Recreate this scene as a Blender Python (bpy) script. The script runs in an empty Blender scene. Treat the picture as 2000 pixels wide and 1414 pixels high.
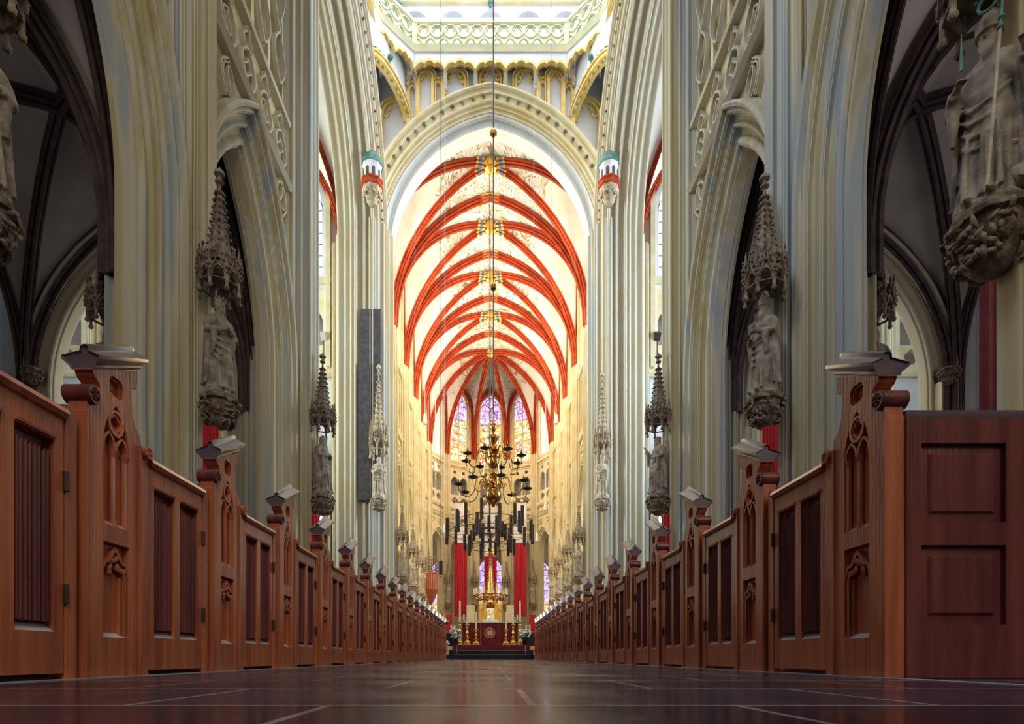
import bpy, bmesh, math, random
from math import sin, cos, pi, sqrt, acos, atan2
from mathutils import Vector, Matrix
from mathutils.geometry import tessellate_polygon

SC = bpy.context.scene
COL = SC.collection
random.seed(7)

# ------------------------------------------------------------------ camera
cam_d = bpy.data.cameras.new('camera')
cam = bpy.data.objects.new('camera', cam_d); COL.objects.link(cam)
cam.location = (0, 0, 0.08)
cam.rotation_euler = (pi / 2, 0, 0)
cam_d.sensor_width = 36.0
cam_d.lens = 19.8
cam_d.shift_x = 0.021
cam_d.shift_y = 0.2885
cam_d.clip_start = 0.03
cam_d.clip_end = 200
SC.camera = cam

# ------------------------------------------------------------------ world, exposure
SC.view_settings.view_transform = 'Standard'
SC.view_settings.look = 'None'
SC.view_settings.gamma = 1.0
SC.view_settings.use_curve_mapping = False
SC.view_settings.exposure = 0.0
w = bpy.data.worlds.new('world'); SC.world = w; w.use_nodes = True
bg = w.node_tree.nodes['Background']
bg.inputs[0].default_value = (0.62, 0.76, 1.0, 1)
bg.inputs[1].default_value = 0.38
try:
    SC.cycles.max_bounces = 6
    SC.cycles.diffuse_bounces = 3
    SC.cycles.glossy_bounces = 3
    SC.cycles.caustics_reflective = False
    SC.cycles.caustics_refractive = False
    SC.cycles.sample_clamp_indirect = 4.0
    SC.cycles.use_denoising = True
except Exception:
    pass

def area(name, loc, target, size, power, color, sy=None, spread=None):
    d = bpy.data.lights.new(name, 'AREA'); d.energy = power; d.color = color
    d.shape = 'RECTANGLE'; d.size = size; d.size_y = sy or size
    if spread: d.spread = spread
    o = bpy.data.objects.new(name, d); COL.objects.link(o)
    o.location = loc
    o.rotation_euler = (Vector(target) - Vector(loc)).to_track_quat('-Z', 'Y').to_euler()
    return o

WARM = (1.0, 0.80, 0.50); DAY = (0.86, 0.93, 1.0); CREAM = (1.0, 0.92, 0.76)
# daylight of the lantern windows above the crossing
area('lantern_daylight', (0, 24.5, 41), (0, 25, 0), 9, 2300, (0.95, 0.97, 1.0))
# choir clerestory windows, daylight coming in on both sides
for s in (-1, 1):
    for y in (32.8, 37.6, 42.5, 47.5):
        area('clerestory_daylight', (s * 5.95, y, 23.5), (-s * 4, y - 2.0, 21), 2.6, 640, CREAM, 5.5)
    # lower choir ambulatory windows
    area('ambulatory_daylight', (s * 9.5, 42.5, 9.5), (0, 42, 6), 14, 800, CREAM, 5)
area('apse_daylight', (0, 55.6, 23.5), (0, 36, 20), 6, 700, WARM, 6)
# transept windows
for s in (-1, 1):
    area('transept_daylight', (s * 26, 23.5, 17), (0, 26.5, 17), 8, 2800 if s > 0 else 2300, (0.72, 0.86, 1.0) if s > 0 else (0.86, 0.96, 0.88), 14, 1.5)
# unseen fill lights added in both aisles to brighten the vaults
for s in (-1, 1):
    area('aisle_fill', (s * 14.6, 6.0, 5.5), (s * 9, 9, 9.5), 8, 150 if s < 0 else 420, (0.9, 0.85, 0.85), 4)
# cool fill added for the right piers; great west window behind the camera
area('right_pier_fill', (-5.0, 3, 20.5), (7.0, 14, 8), 3, 480, (0.74, 0.85, 1.0), 8, 1.9)
area('west_window_daylight', (3.5, -9, 13), (-4.5, 12, 6), 7, 1050, (1.0, 0.93, 0.74), 12)

# ------------------------------------------------------------------ materials
MATS = {}
def nt(name):
    m = bpy.data.materials.new(name); m.use_nodes = True
    N = m.node_tree.nodes; L = m.node_tree.links
    return m, N, L, N['Principled BSDF']

def ramp(N, stops):
    r = N.new('ShaderNodeValToRGB'); e = r.color_ramp.elements
    while len(e) < len(stops): e.new(0.5)
    for i, (p, c) in enumerate(stops):
        e[i].position = p; e[i].color = (*c, 1)
    return r

def mat(name, c1, c2=None, scale=3.0, rough=0.6, metal=0.0, bump=0.0, stretch=(1, 1, 1), bscale=None, detail=4.0,
        p1=0.35, p2=0.65, coat=0.0, c3=None):
    m, N, L, B = nt(name)
    B.inputs['Roughness'].default_value = rough
    B.inputs['Metallic'].default_value = metal
    if coat: B.inputs['Coat Weight'].default_value = coat; B.inputs['Coat Roughness'].default_value = 0.15
    tc = N.new('ShaderNodeTexCoord'); mp = N.new('ShaderNodeMapping')
    mp.inputs['Scale'].default_value = stretch
    L.new(tc.outputs['Object'], mp.inputs['Vector'])
    n = N.new('ShaderNodeTexNoise'); n.inputs['Scale'].default_value = scale; n.inputs['Detail'].default_value = detail
    L.new(mp.outputs[0], n.inputs['Vector'])
    st = [(p1, c1), (p2, c2 or c1)]
    if c3: st = [(p1, c1), ((p1 + p2) / 2, c3), (p2, c2)]
    r = ramp(N, st)
    L.new(n.outputs[0], r.inputs[0]); L.new(r.outputs[0], B.inputs['Base Color'])
    if bump:
        b = N.new('ShaderNodeBump'); b.inputs['Strength'].default_value = bump; b.inputs['Distance'].default_value = 0.02
        n2 = N.new('ShaderNodeTexNoise'); n2.inputs['Scale'].default_value = bscale or scale * 6; n2.inputs['Detail'].default_value = 3
        L.new(mp.outputs[0], n2.inputs['Vector']); L.new(n2.outputs[0], b.inputs['Height']); L.new(b.outputs[0], B.inputs['Normal'])
    MATS[name] = m
    return m

# pier stone: warm and cool light tints put into vertical cream and grey streaks
mat('stone', (0.52, 0.43, 0.25), (0.43, 0.46, 0.46), 2.2, 0.75, stretch=(1, 1, 0.04), bump=0.25, bscale=9, p1=0.40, p2=0.62, detail=5, c3=(0.62, 0.56, 0.41))
mat('stone_arch', (0.58, 0.51, 0.36), (0.60, 0.56, 0.45), 0.8, 0.75, bump=0.2, bscale=9)
mat('cream', (0.76, 0.63, 0.34), (0.84, 0.76, 0.53), 1.5, 0.7, bump=0.15, bscale=12)
mat('gallery_paint', (0.62, 0.66, 0.44), (0.80, 0.76, 0.52), 1.5, 0.7, bump=0.15)
mat('gold_paint', (0.78, 0.50, 0.10), (0.85, 0.66, 0.28), 3.0, 0.5, bump=0.1)
mat('pale_stone', (0.62, 0.65, 0.66), (0.76, 0.75, 0.70), 1.2, 0.75, stretch=(1, 1, 0.15))
mat('plaster', (0.70, 0.73, 0.78), (0.82, 0.83, 0.84), 0.8, 0.85)
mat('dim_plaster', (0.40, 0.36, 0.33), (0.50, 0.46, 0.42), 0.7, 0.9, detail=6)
mat('red_rib', (0.36, 0.035, 0.005), (0.52, 0.070, 0.010), 2.0, 0.8, bump=0.1)
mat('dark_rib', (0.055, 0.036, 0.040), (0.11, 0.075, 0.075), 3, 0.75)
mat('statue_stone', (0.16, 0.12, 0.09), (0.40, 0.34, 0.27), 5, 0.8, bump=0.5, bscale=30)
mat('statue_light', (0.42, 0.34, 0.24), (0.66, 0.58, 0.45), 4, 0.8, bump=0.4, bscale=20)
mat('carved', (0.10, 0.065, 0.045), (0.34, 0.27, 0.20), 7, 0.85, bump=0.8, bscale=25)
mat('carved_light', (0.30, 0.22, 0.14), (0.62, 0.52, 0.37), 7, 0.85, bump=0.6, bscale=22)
mat('verdigris', (0.04, 0.16, 0.15), (0.13, 0.29, 0.25), 4, 0.6)
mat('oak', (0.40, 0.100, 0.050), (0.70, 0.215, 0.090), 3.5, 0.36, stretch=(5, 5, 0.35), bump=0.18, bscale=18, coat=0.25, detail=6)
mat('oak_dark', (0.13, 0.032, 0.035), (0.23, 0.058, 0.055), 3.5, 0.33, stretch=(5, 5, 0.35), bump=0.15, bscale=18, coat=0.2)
mat('oak_cap', (0.10, 0.06, 0.085), (0.15, 0.10, 0.14), 3, 0.25, coat=0.8)
mat('oak_sill_lit', (0.62, 0.57, 0.62), (0.74, 0.70, 0.74), 6, 0.2, coat=0.8)  # top light and bluish sky sheen on the sills, put into the colour
mat('brass', (0.42, 0.20, 0.05), (0.60, 0.30, 0.08), 5, 0.24, metal=1.0)
mat('gilt', (0.80, 0.45, 0.07), (1.0, 0.66, 0.16), 6, 0.33, metal=0.75, bump=0.3, bscale=30)
mat('iron', (0.055, 0.035, 0.03), (0.09, 0.06, 0.05), 8, 0.45, metal=0.5)
mat('rope', (0.06, 0.05, 0.05), (0.10, 0.09, 0.08), 8, 0.8)
mat('wire', (0.6, 0.6, 0.6), (0.7, 0.7, 0.7), 8, 0.4)
mat('red_cloth', (0.40, 0.003, 0.012), (0.56, 0.008, 0.02), 1.3, 0.6, stretch=(6, 6, 0.3))
mat('maroon_cloth', (0.16, 0.004, 0.012), (0.24, 0.010, 0.018), 5, 0.7)
mat('white_cloth', (0.80, 0.78, 0.80), (0.88, 0.87, 0.86), 2, 0.8)
mat('wax', (0.90, 0.80, 0.52), (0.95, 0.88, 0.62), 4, 0.5)
mat('black_stone', (0.012, 0.008, 0.010), (0.030, 0.014, 0.020), 6, 0.3)
mat('white_flower', (0.75, 0.76, 0.70), (0.85, 0.85, 0.80), 9, 0.7)
mat('leaf', (0.03, 0.10, 0.05), (0.06, 0.17, 0.08), 9, 0.5)
mat('speaker_grey', (0.70, 0.70, 0.68), (0.76, 0.76, 0.74), 9, 0.5)
mat('blue_paint', (0.10, 0.20, 0.45), (0.15, 0.28, 0.55), 9, 0.6)
mat('slate_board', (0.045, 0.045, 0.055), (0.10, 0.09, 0.10), 4, 0.7)
mat('kerb', (0.34, 0.36, 0.42), (0.45, 0.47, 0.52), 6, 0.3)
mat('lead', (0.05, 0.05, 0.06), (0.08, 0.08, 0.09), 6, 0.6)

def make_floor():
    m, N, L, B = nt('slate_floor')
    tc = N.new('ShaderNodeTexCoord'); mp = N.new('ShaderNodeMapping')
    mp.inputs['Location'].default_value = (0.27, 0.06, 0)
    L.new(tc.outputs['Object'], mp.inputs['Vector'])
    br = N.new('ShaderNodeTexBrick')
    br.inputs['Scale'].default_value = 1.0
    br.inputs['Brick Width'].default_value = 0.68; br.inputs['Row Height'].default_value = 0.50
    br.inputs['Mortar Size'].default_value = 0.008; br.inputs['Mortar Smooth'].default_value = 0.2
    br.inputs['Color1'].default_value = (0.010, 0.013, 0.034, 1); br.inputs['Color2'].default_value = (0.032, 0.036, 0.072, 1)
    br.inputs['Mortar'].default_value = (0.25, 0.26, 0.32, 1)
    L.new(mp.outputs[0], br.inputs['Vector'])
    n = N.new('ShaderNodeTexNoise'); n.inputs['Scale'].default_value = 5; n.inputs['Detail'].default_value = 7
    L.new(tc.outputs['Object'], n.inputs['Vector'])
    mx = N.new('ShaderNodeMix'); mx.data_type = 'RGBA'; mx.blend_type = 'OVERLAY'; mx.inputs[0].default_value = 0.8
    L.new(br.outputs['Color'], mx.inputs[6]); L.new(n.outputs[0], mx.inputs[7]); L.new(mx.outputs[2], B.inputs['Base Color'])
    r = ramp(N, [(0.3, (0.12,) * 3), (0.7, (0.30,) * 3)])
    n2 = N.new('ShaderNodeTexNoise'); n2.inputs['Scale'].default_value = 2.2; n2.inputs['Detail'].default_value = 5
    L.new(tc.outputs['Object'], n2.inputs['Vector'])
    L.new(n2.outputs[0], r.inputs[0]); L.new(r.outputs[0], B.inputs['Roughness'])
    b = N.new('ShaderNodeBump'); b.inputs['Strength'].default_value = 0.10; b.inputs['Distance'].default_value = 0.01
    L.new(n.outputs[0], b.inputs['Height']); L.new(b.outputs[0], B.inputs['Normal'])
    B.inputs['Specular IOR Level'].default_value = 0.30
    MATS['slate_floor'] = m
make_floor()

def make_web(name, base1, base2, line, wid):
    """vault plaster with painted scrollwork gathered along the crown (object x = distance from the ridge)"""
    m, N, L, B = nt(name)
    B.inputs['Roughness'].default_value = 0.85
    tc = N.new('ShaderNodeTexCoord')
    n0 = N.new('ShaderNodeTexNoise'); n0.inputs['Scale'].default_value = 1.1; n0.inputs['Detail'].default_value = 2
    L.new(tc.outputs['Object'], n0.inputs['Vector'])
    n1 = N.new('ShaderNodeTexNoise'); n1.inputs['Scale'].default_value = 0.55; n1.inputs['Detail'].default_value = 2.5
    n1.inputs['Distortion'].default_value = 1.6
    L.new(tc.outputs['Object'], n1.inputs['Vector'])
    # contour lines
    def mth(op, a, b=None):
        x = N.new('ShaderNodeMath'); x.operation = op
        for i, v in enumerate((a, b)):
            if v is None: continue
            if isinstance(v, (int, float)): x.inputs[i].default_value = v
            else: L.new(v, x.inputs[i])
        return x.outputs[0]
    v = mth('MULTIPLY', n1.outputs[0], 10.0)
    fr = mth('FRACT', v)
    d = mth('ABSOLUTE', mth('SUBTRACT', fr, 0.5))
    lines = mth('LESS_THAN', d, 0.085)
    sx = N.new('ShaderNodeSeparateXYZ'); L.new(tc.outputs['Object'], sx.inputs[0])
    ax = mth('ABSOLUTE', sx.outputs[0])
    edge = mth('ADD', ax, mth('MULTIPLY', n0.outputs[0], 3.4))
    mask = mth('LESS_THAN', edge, wid)
    fac = mth('MULTIPLY', mth('MULTIPLY', lines, mask), 0.85)
    fill = N.new('ShaderNodeTexNoise'); fill.inputs['Scale'].default_value = 1.6
    L.new(tc.outputs['Object'], fill.inputs['Vector'])
    fm = mth('MULTIPLY', mth('MULTIPLY', mth('GREATER_THAN', fill.outputs[0], 0.55), mask), 0.42)
    r = ramp(N, [(0.35, base1), (0.65, base2)]); L.new(n0.outputs[0], r.inputs[0])
    mx0 = N.new('ShaderNodeMix'); mx0.data_type = 'RGBA'; L.new(fm, mx0.inputs[0]); L.new(r.outputs[0], mx0.inputs[6])
    mx0.inputs[7].default_value = (0.45, 0.36, 0.12, 1)
    mx = N.new('ShaderNodeMix'); mx.data_type = 'RGBA'; L.new(fac, mx.inputs[0]); L.new(mx0.outputs[2], mx.inputs[6])
    mx.inputs[7].default_value = (*line, 1)
    L.new(mx.outputs[2], B.inputs['Base Color'])
    MATS[name] = m
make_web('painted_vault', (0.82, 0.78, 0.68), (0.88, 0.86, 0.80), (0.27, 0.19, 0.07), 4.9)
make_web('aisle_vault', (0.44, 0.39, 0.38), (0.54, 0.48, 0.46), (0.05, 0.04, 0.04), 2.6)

def make_glass(name, col, strength, stained=False):
    m, N, L, B = nt(name)
    B.inputs['Roughness'].default_value = 0.2
    if stained:
        tc = N.new('ShaderNodeTexCoord')
        vo = N.new('ShaderNodeTexVoronoi'); vo.inputs['Scale'].default_value = 5.5
        mp = N.new('ShaderNodeMapping'); mp.inputs['Scale'].default_value = (1, 1, 0.75)
        L.new(tc.outputs['Object'], mp.inputs['Vector']); L.new(mp.outputs[0], vo.inputs['Vector'])
        sp = N.new('ShaderNodeSeparateXYZ'); L.new(tc.outputs['Object'], sp.inputs[0])
        cr = N.new('ShaderNodeSeparateColor'); L.new(vo.outputs['Color'], cr.inputs[0])
        up = ramp(N, [(0.0, (0.22, 0.10, 0.70)), (0.3, (0.55, 0.40, 0.95)), (0.55, (0.85, 0.50, 0.80)), (0.75, (0.95, 0.85, 0.95)), (1.0, (0.25, 0.25, 0.8))])
        lo = ramp(N, [(0.0, (0.85, 0.20, 0.05)), (0.25, (1.0, 0.62, 0.10)), (0.45, (1.0, 0.88, 0.45)), (0.62, (0.10, 0.45, 0.42)), (0.78, (0.95, 0.85, 0.65)), (1.0, (0.85, 0.08, 0.15))])
        L.new(cr.outputs[0], up.inputs[0]); L.new(cr.outputs[1], lo.inputs[0])
        gt = N.new('ShaderNodeMath'); gt.operation = 'GREATER_THAN'; gt.inputs[1].default_value = 4.3
        L.new(sp.outputs[2], gt.inputs[0])
        mx = N.new('ShaderNodeMix'); mx.data_type = 'RGBA'; L.new(gt.outputs[0], mx.inputs[0])
        L.new(lo.outputs[0], mx.inputs[6]); L.new(up.outputs[0], mx.inputs[7])
        vd = N.new('ShaderNodeTexVoronoi'); vd.feature = 'DISTANCE_TO_EDGE'; vd.inputs['Scale'].default_value = 5.5
        L.new(mp.outputs[0], vd.inputs['Vector'])
        g2 = N.new('ShaderNodeMath'); g2.operation = 'GREATER_THAN'; g2.inputs[1].default_value = 0.03
        L.new(vd.outputs[0], g2.inputs[0])
        mu = N.new('ShaderNodeMix'); mu.data_type = 'RGBA'; L.new(g2.outputs[0], mu.inputs[0])
        mu.inputs[6].default_value = (0.08, 0.05, 0.08, 1); L.new(mx.outputs[2], mu.inputs[7])
        L.new(mu.outputs[2], B.inputs['Base Color']); L.new(mu.outputs[2], B.inputs['Emission Color'])
    else:
        B.inputs['Base Color'].default_value = (*col, 1); B.inputs['Emission Color'].default_value = (*col, 1)
    B.inputs['Emission Strength'].default_value = strength
    MATS[name] = m
make_glass('clear_glass', (0.86, 0.93, 1.0), 1.15)
make_glass('warm_glass', (1.0, 0.97, 0.92), 1.8)
make_glass('dim_glass', (0.40, 0.48, 0.52), 0.35)
make_glass('stained_glass', None, 1.25, True)

# ------------------------------------------------------------------ mesh helpers
def moulding(p0, p1, seq, amp, n=5):
    """profile between two points: r = roll (convex), h = hollow, f = fillet; convex side is to the left of p0->p1"""
    tot = sum(l for _, l in seq); d = (p1[0] - p0[0], p1[1] - p0[1])
    Ln = sqrt(d[0] ** 2 + d[1] ** 2); nx, ny = -d[1] / Ln, d[0] / Ln
    out = []; t = 0.0
    for k, l in seq:
        w_ = l / tot; r = w_ * Ln / 2
        if k == 'f':
            ts = [(t, amp * 0.25), (t + w_, amp * 0.25)]
        else:
            sg = 1.25 if k == 'r' else -1.05
            ts = [(t + w_ * (1 - cos(pi * i / n)) / 2, sg * min(r, amp * 1.6) * sin(pi * i / n)) for i in range(n + 1)]
        for tt, o in ts:
            p = (p0[0] + d[0] * tt + nx * o, p0[1] + d[1] * tt + ny * o)
            if not out or abs(out[-1][0] - p[0]) + abs(out[-1][1] - p[1]) > 1e-4: out.append(p)
        t += w_
    return out

class MB:
    def __init__(s): s.v = []; s.f = []
    def add(s, vs, fs):
        b = len(s.v); s.v += [tuple(x) for x in vs]; s.f += [tuple(i + b for i in f) for f in fs]; return s
    def box(s, x0, x1, y0, y1, z0, z1):
        return s.add([(x, y, z) for x in (x0, x1) for y in (y0, y1) for z in (z0, z1)],
                     [(0, 1, 3, 2), (4, 6, 7, 5), (0, 4, 5, 1), (2, 3, 7, 6), (0, 2, 6, 4), (1, 5, 7, 3)])
    def loft(s, rings, caps=True, closed=True):
        n = len(rings[0]); b = len(s.v)
        for r in rings: s.v += [tuple(p) for p in r]
        for i in range(len(rings) - 1):
            for j in range(n if closed else n - 1):
                k = (j + 1) % n
                s.f.append((b + i * n + j, b + i * n + k, b + (i + 1) * n + k, b + (i + 1) * n + j))
        if caps and closed:
            s.f.append(tuple(b + j for j in range(n))[::-1]); s.f.append(tuple(b + (len(rings) - 1) * n + j for j in range(n)))
        return s
    def cyl(s, p0, p1, r0, r1=None, n=10):
        r1 = r0 if r1 is None else r1
        a = Vector(p0); c = Vector(p1); d = (c - a).normalized()
        u = d.orthogonal().normalized(); w_ = d.cross(u)
        return s.loft([[p + (u * cos(2 * pi * i / n) + w_ * sin(2 * pi * i / n)) * r for i in range(n)] for p, r in ((a, r0), (c, r1))])
    def lathe(s, prof, c=(0, 0, 0), n=12, sx=1, sy=1, ph=0):
        return s.loft([[(c[0] + sx * r * cos(2 * pi * i / n + ph), c[1] + sy * r * sin(2 * pi * i / n + ph), c[2] + z) for i in range(n)] for r, z in prof])
    def ball(s, c, r, n=10, m=6, sz=None, sy=None):
        sz = sz or r; sy = sy or r
        return s.loft([[(c[0] + r * sin(pi * (j + .02) / (m + .04)) * cos(2 * pi * i / n), c[1] + sy * sin(pi * (j + .02) / (m + .04)) * sin(2 * pi * i / n), c[2] - sz * cos(pi * (j + .02) / (m + .04))) for i in range(n)] for j in range(m + 1)])
    def tube(s, pts, r, n=6, closed=False):
        pts = [Vector(p) for p in pts]; rs = r if isinstance(r, (list, tuple)) else [r] * len(pts)
        rings = []; u = None
        for i, p in enumerate(pts):
            a = pts[i - 1] if i or closed else p; c = pts[(i + 1) % len(pts)] if i < len(pts) - 1 or closed else p
            d = (c - a).normalized()
            if u is None: u = d.orthogonal().normalized()
            u = (u - d * u.dot(d)).normalized(); w_ = d.cross(u)
            rings.append([p + (u * cos(2 * pi * k / n) + w_ * sin(2 * pi * k / n)) * rs[i] for k in range(n)])
        if closed: rings.append(rings[0])
        return s.loft(rings, caps=not closed)
    def prism(s, poly, z0, z1, P=None):
        """poly in plane a,b extruded over v"""
        P = P or (lambda a, b, v: (a, b, v))
        return s.loft([[P(a, b, v) for a, b in poly] for v in (z0, z1)])
    def plate(s, outer, holes, v0, v1, P, hole_walls=True):
        loops = [outer] + list(holes)
        tri = tessellate_polygon([[Vector((a, b, 0)) for a, b in l] for l in loops])
        flat = [p for l in loops for p in l]; n = len(flat); b = len(s.v)
        s.v += [tuple(P(a, c, v0)) for a, c in flat] + [tuple(P(a, c, v1)) for a, c in flat]
        for t in tri:
            s.f.append((b + t[0], b + t[1], b + t[2])); s.f.append((b + n + t[2], b + n + t[1], b + n + t[0]))
        o = 0
        for l in loops:
            m = len(l)
            for j in range(m):
                k = (j + 1) % m
                s.f.append((b + o + j, b + o + k, b + n + o + k, b + n + o + j))
            o += m
        return s
    def ribbon(s, path, w_, v0, v1, P, closed=False):
        """flat bar following a 2d path"""
        L_, R_ = [], []
        n = len(path)
        for i in range(n):
            a = path[i - 1] if i or closed else path[i]; c = path[(i + 1) % n] if i < n - 1 or closed else path[i]
            dx, dy = c[0] - a[0], c[1] - a[1]; l = sqrt(dx * dx + dy * dy) or 1
            nx, ny = -dy / l * w_ / 2, dx / l * w_ / 2
            L_.append((path[i][0] + nx, path[i][1] + ny)); R_.append((path[i][0] - nx, path[i][1] - ny))
        rings = [[P(*L_[i], v0), P(*R_[i], v0), P(*R_[i], v1), P(*L_[i], v1)] for i in range(n)]
        if closed: rings.append(rings[0])
        return s.loft(rings, caps=not closed)
    def build(s, name, m, parent=None, smooth=35, loc=None, recalc=True):
        me = bpy.data.meshes.new(name); me.from_pydata(s.v, [], s.f)
        if recalc:
            bm = bmesh.new(); bm.from_mesh(me); bmesh.ops.remove_doubles(bm, verts=bm.verts, dist=1e-5)
            bmesh.ops.recalc_face_normals(bm, faces=bm.faces); bm.to_mesh(me); bm.free()
        if smooth:
            me.polygons.foreach_set('use_smooth', [True] * len(me.polygons)); me.set_sharp_from_angle(angle=math.radians(smooth))
        me.materials.append(MATS[m] if isinstance(m, str) else m)
        o = bpy.data.objects.new(name, me); COL.objects.link(o)
        if parent is not None: o.parent = parent
        if loc: o.location = loc
        return o

def empty(name, loc=(0, 0, 0), rz=0):
    o = bpy.data.objects.new(name, None); COL.objects.link(o); o.location = loc; o.rotation_euler = (0, 0, rz); o.empty_display_size = 0.2
    return o
def tag(o, label=None, cat=None, group=None, kind=None):
    if label: o['label'] = label
    if cat: o['category'] = cat
    if group: o['group'] = group
    if kind: o['kind'] = kind
    return o
def struct(o, label=None): return tag(o, label, kind='structure')
KIDS = {}
def kids(o):
    return [c for c in COL.objects if c.parent == o]
def copy_tree(o, parent=None, cache={}):
    if o.name not in cache: cache[o.name] = kids(o)
    c = o.copy(); COL.objects.link(c)
    if parent is not None: c.parent = parent
    for ch in cache[o.name]: copy_tree(ch, c)
    return c

def arc_arch(s, rise, h0, n=14):
    """intrados points of a pointed arch, right to left, from +s to -s"""
    c = (rise * rise - s * s) / (2 * s); R = s + c; th = acos(max(-1, min(1, c / R)))
    r = [(R * cos(th * i / n) - c, h0 + R * sin(th * i / n)) for i in range(n + 1)]
    return r + [(-x, y) for x, y in r[::-1][1:]]
def arch_sweep(mb, prof, s, c, h0, a0, P, foot=None, n=18, half=(1, -1)):
    """sweep a (u,v) profile over a pointed arch of nose half-span s, centre offset c"""
    R = s + c
    for sg in half:
        rings = []
        if foot is not None: rings.append([P(a0 + sg * (s + u), foot, v) for u, v in prof])
        for i in range(n + 1):
            ring = []
            for u, v in prof:
                th = acos(max(-1, min(1, c / (R + u)))) * i / n
                ring.append(P(a0 + sg * ((R + u) * cos(th) - c), h0 + (R + u) * sin(th), v))
            rings.append(ring)
        mb.loft(rings, caps=False, closed=False)
    return mb
def foil(cx, cy, r, k=4, ph=0.0, n=40, d=0.34):
    return [(cx + r * (1 - d + d * abs(cos(k * (t + ph) / 2))) * cos(t), cy + r * (1 - d + d * abs(cos(k * (t + ph) / 2))) * sin(t)) for t in [2 * pi * i / n for i in range(n)]]
def lancet(cx, w_, h0, h1, n=6, k=1.25):
    """closed lancet outline: half width w_, foot h0, apex h1"""
    rise = w_ * 1.5; a = arc_arch(w_, rise, h1 - rise, n)
    return [(cx + x, y) for x, y in a] + [(cx - w_, h0), (cx + w_, h0)]
# ------------------------------------------------------------------ floor
fl = MB().box(-29, 29, -12, 62, -0.3, 0.0).build('floor', 'slate_floor', smooth=0); struct(fl)

SIDE = {-1: 'left', 1: 'right'}
SEQ = [('r', 1.1), ('f', .2), ('h', 1.9), ('r', .7), ('f', .2), ('h', 2.1), ('r', 1.6), ('f', .4)]
SEQ2 = [('r', 1), ('f', .3), ('h', 1.2), ('r', .7), ('f', .3), ('h', 1.5), ('r', 1)]
def both(A, B, seq, amp):       # outward on the left of A->B
    return moulding(A, B, seq, amp)
PROF = [(.82, -.3)] + moulding((.75, -.52), (0, -.12), SEQ, .085) + moulding((0, .12), (.75, .52), SEQ[::-1], .085) + [(.82, .3)]

def pier_poly(rn=1.05, shaft=1.05):
    core = PROF[1:-1]
    W_ = [(v, -rn + u) for u, v in core]
    sh_a = moulding((.5, .3), (shaft, .06), SEQ2, .06) + moulding((shaft, -.06), (.5, -.3), SEQ2[::-1], .06)
    E_ = [(v, rn - u) for u, v in core[::-1]]
    sh_n = moulding((-.5, -.3), (-shaft, -.06), SEQ2, .06) + moulding((-shaft, .06), (-.5, .3), SEQ2[::-1], .06)
    return W_, sh_a[::-1], E_, sh_n[::-1]

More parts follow.
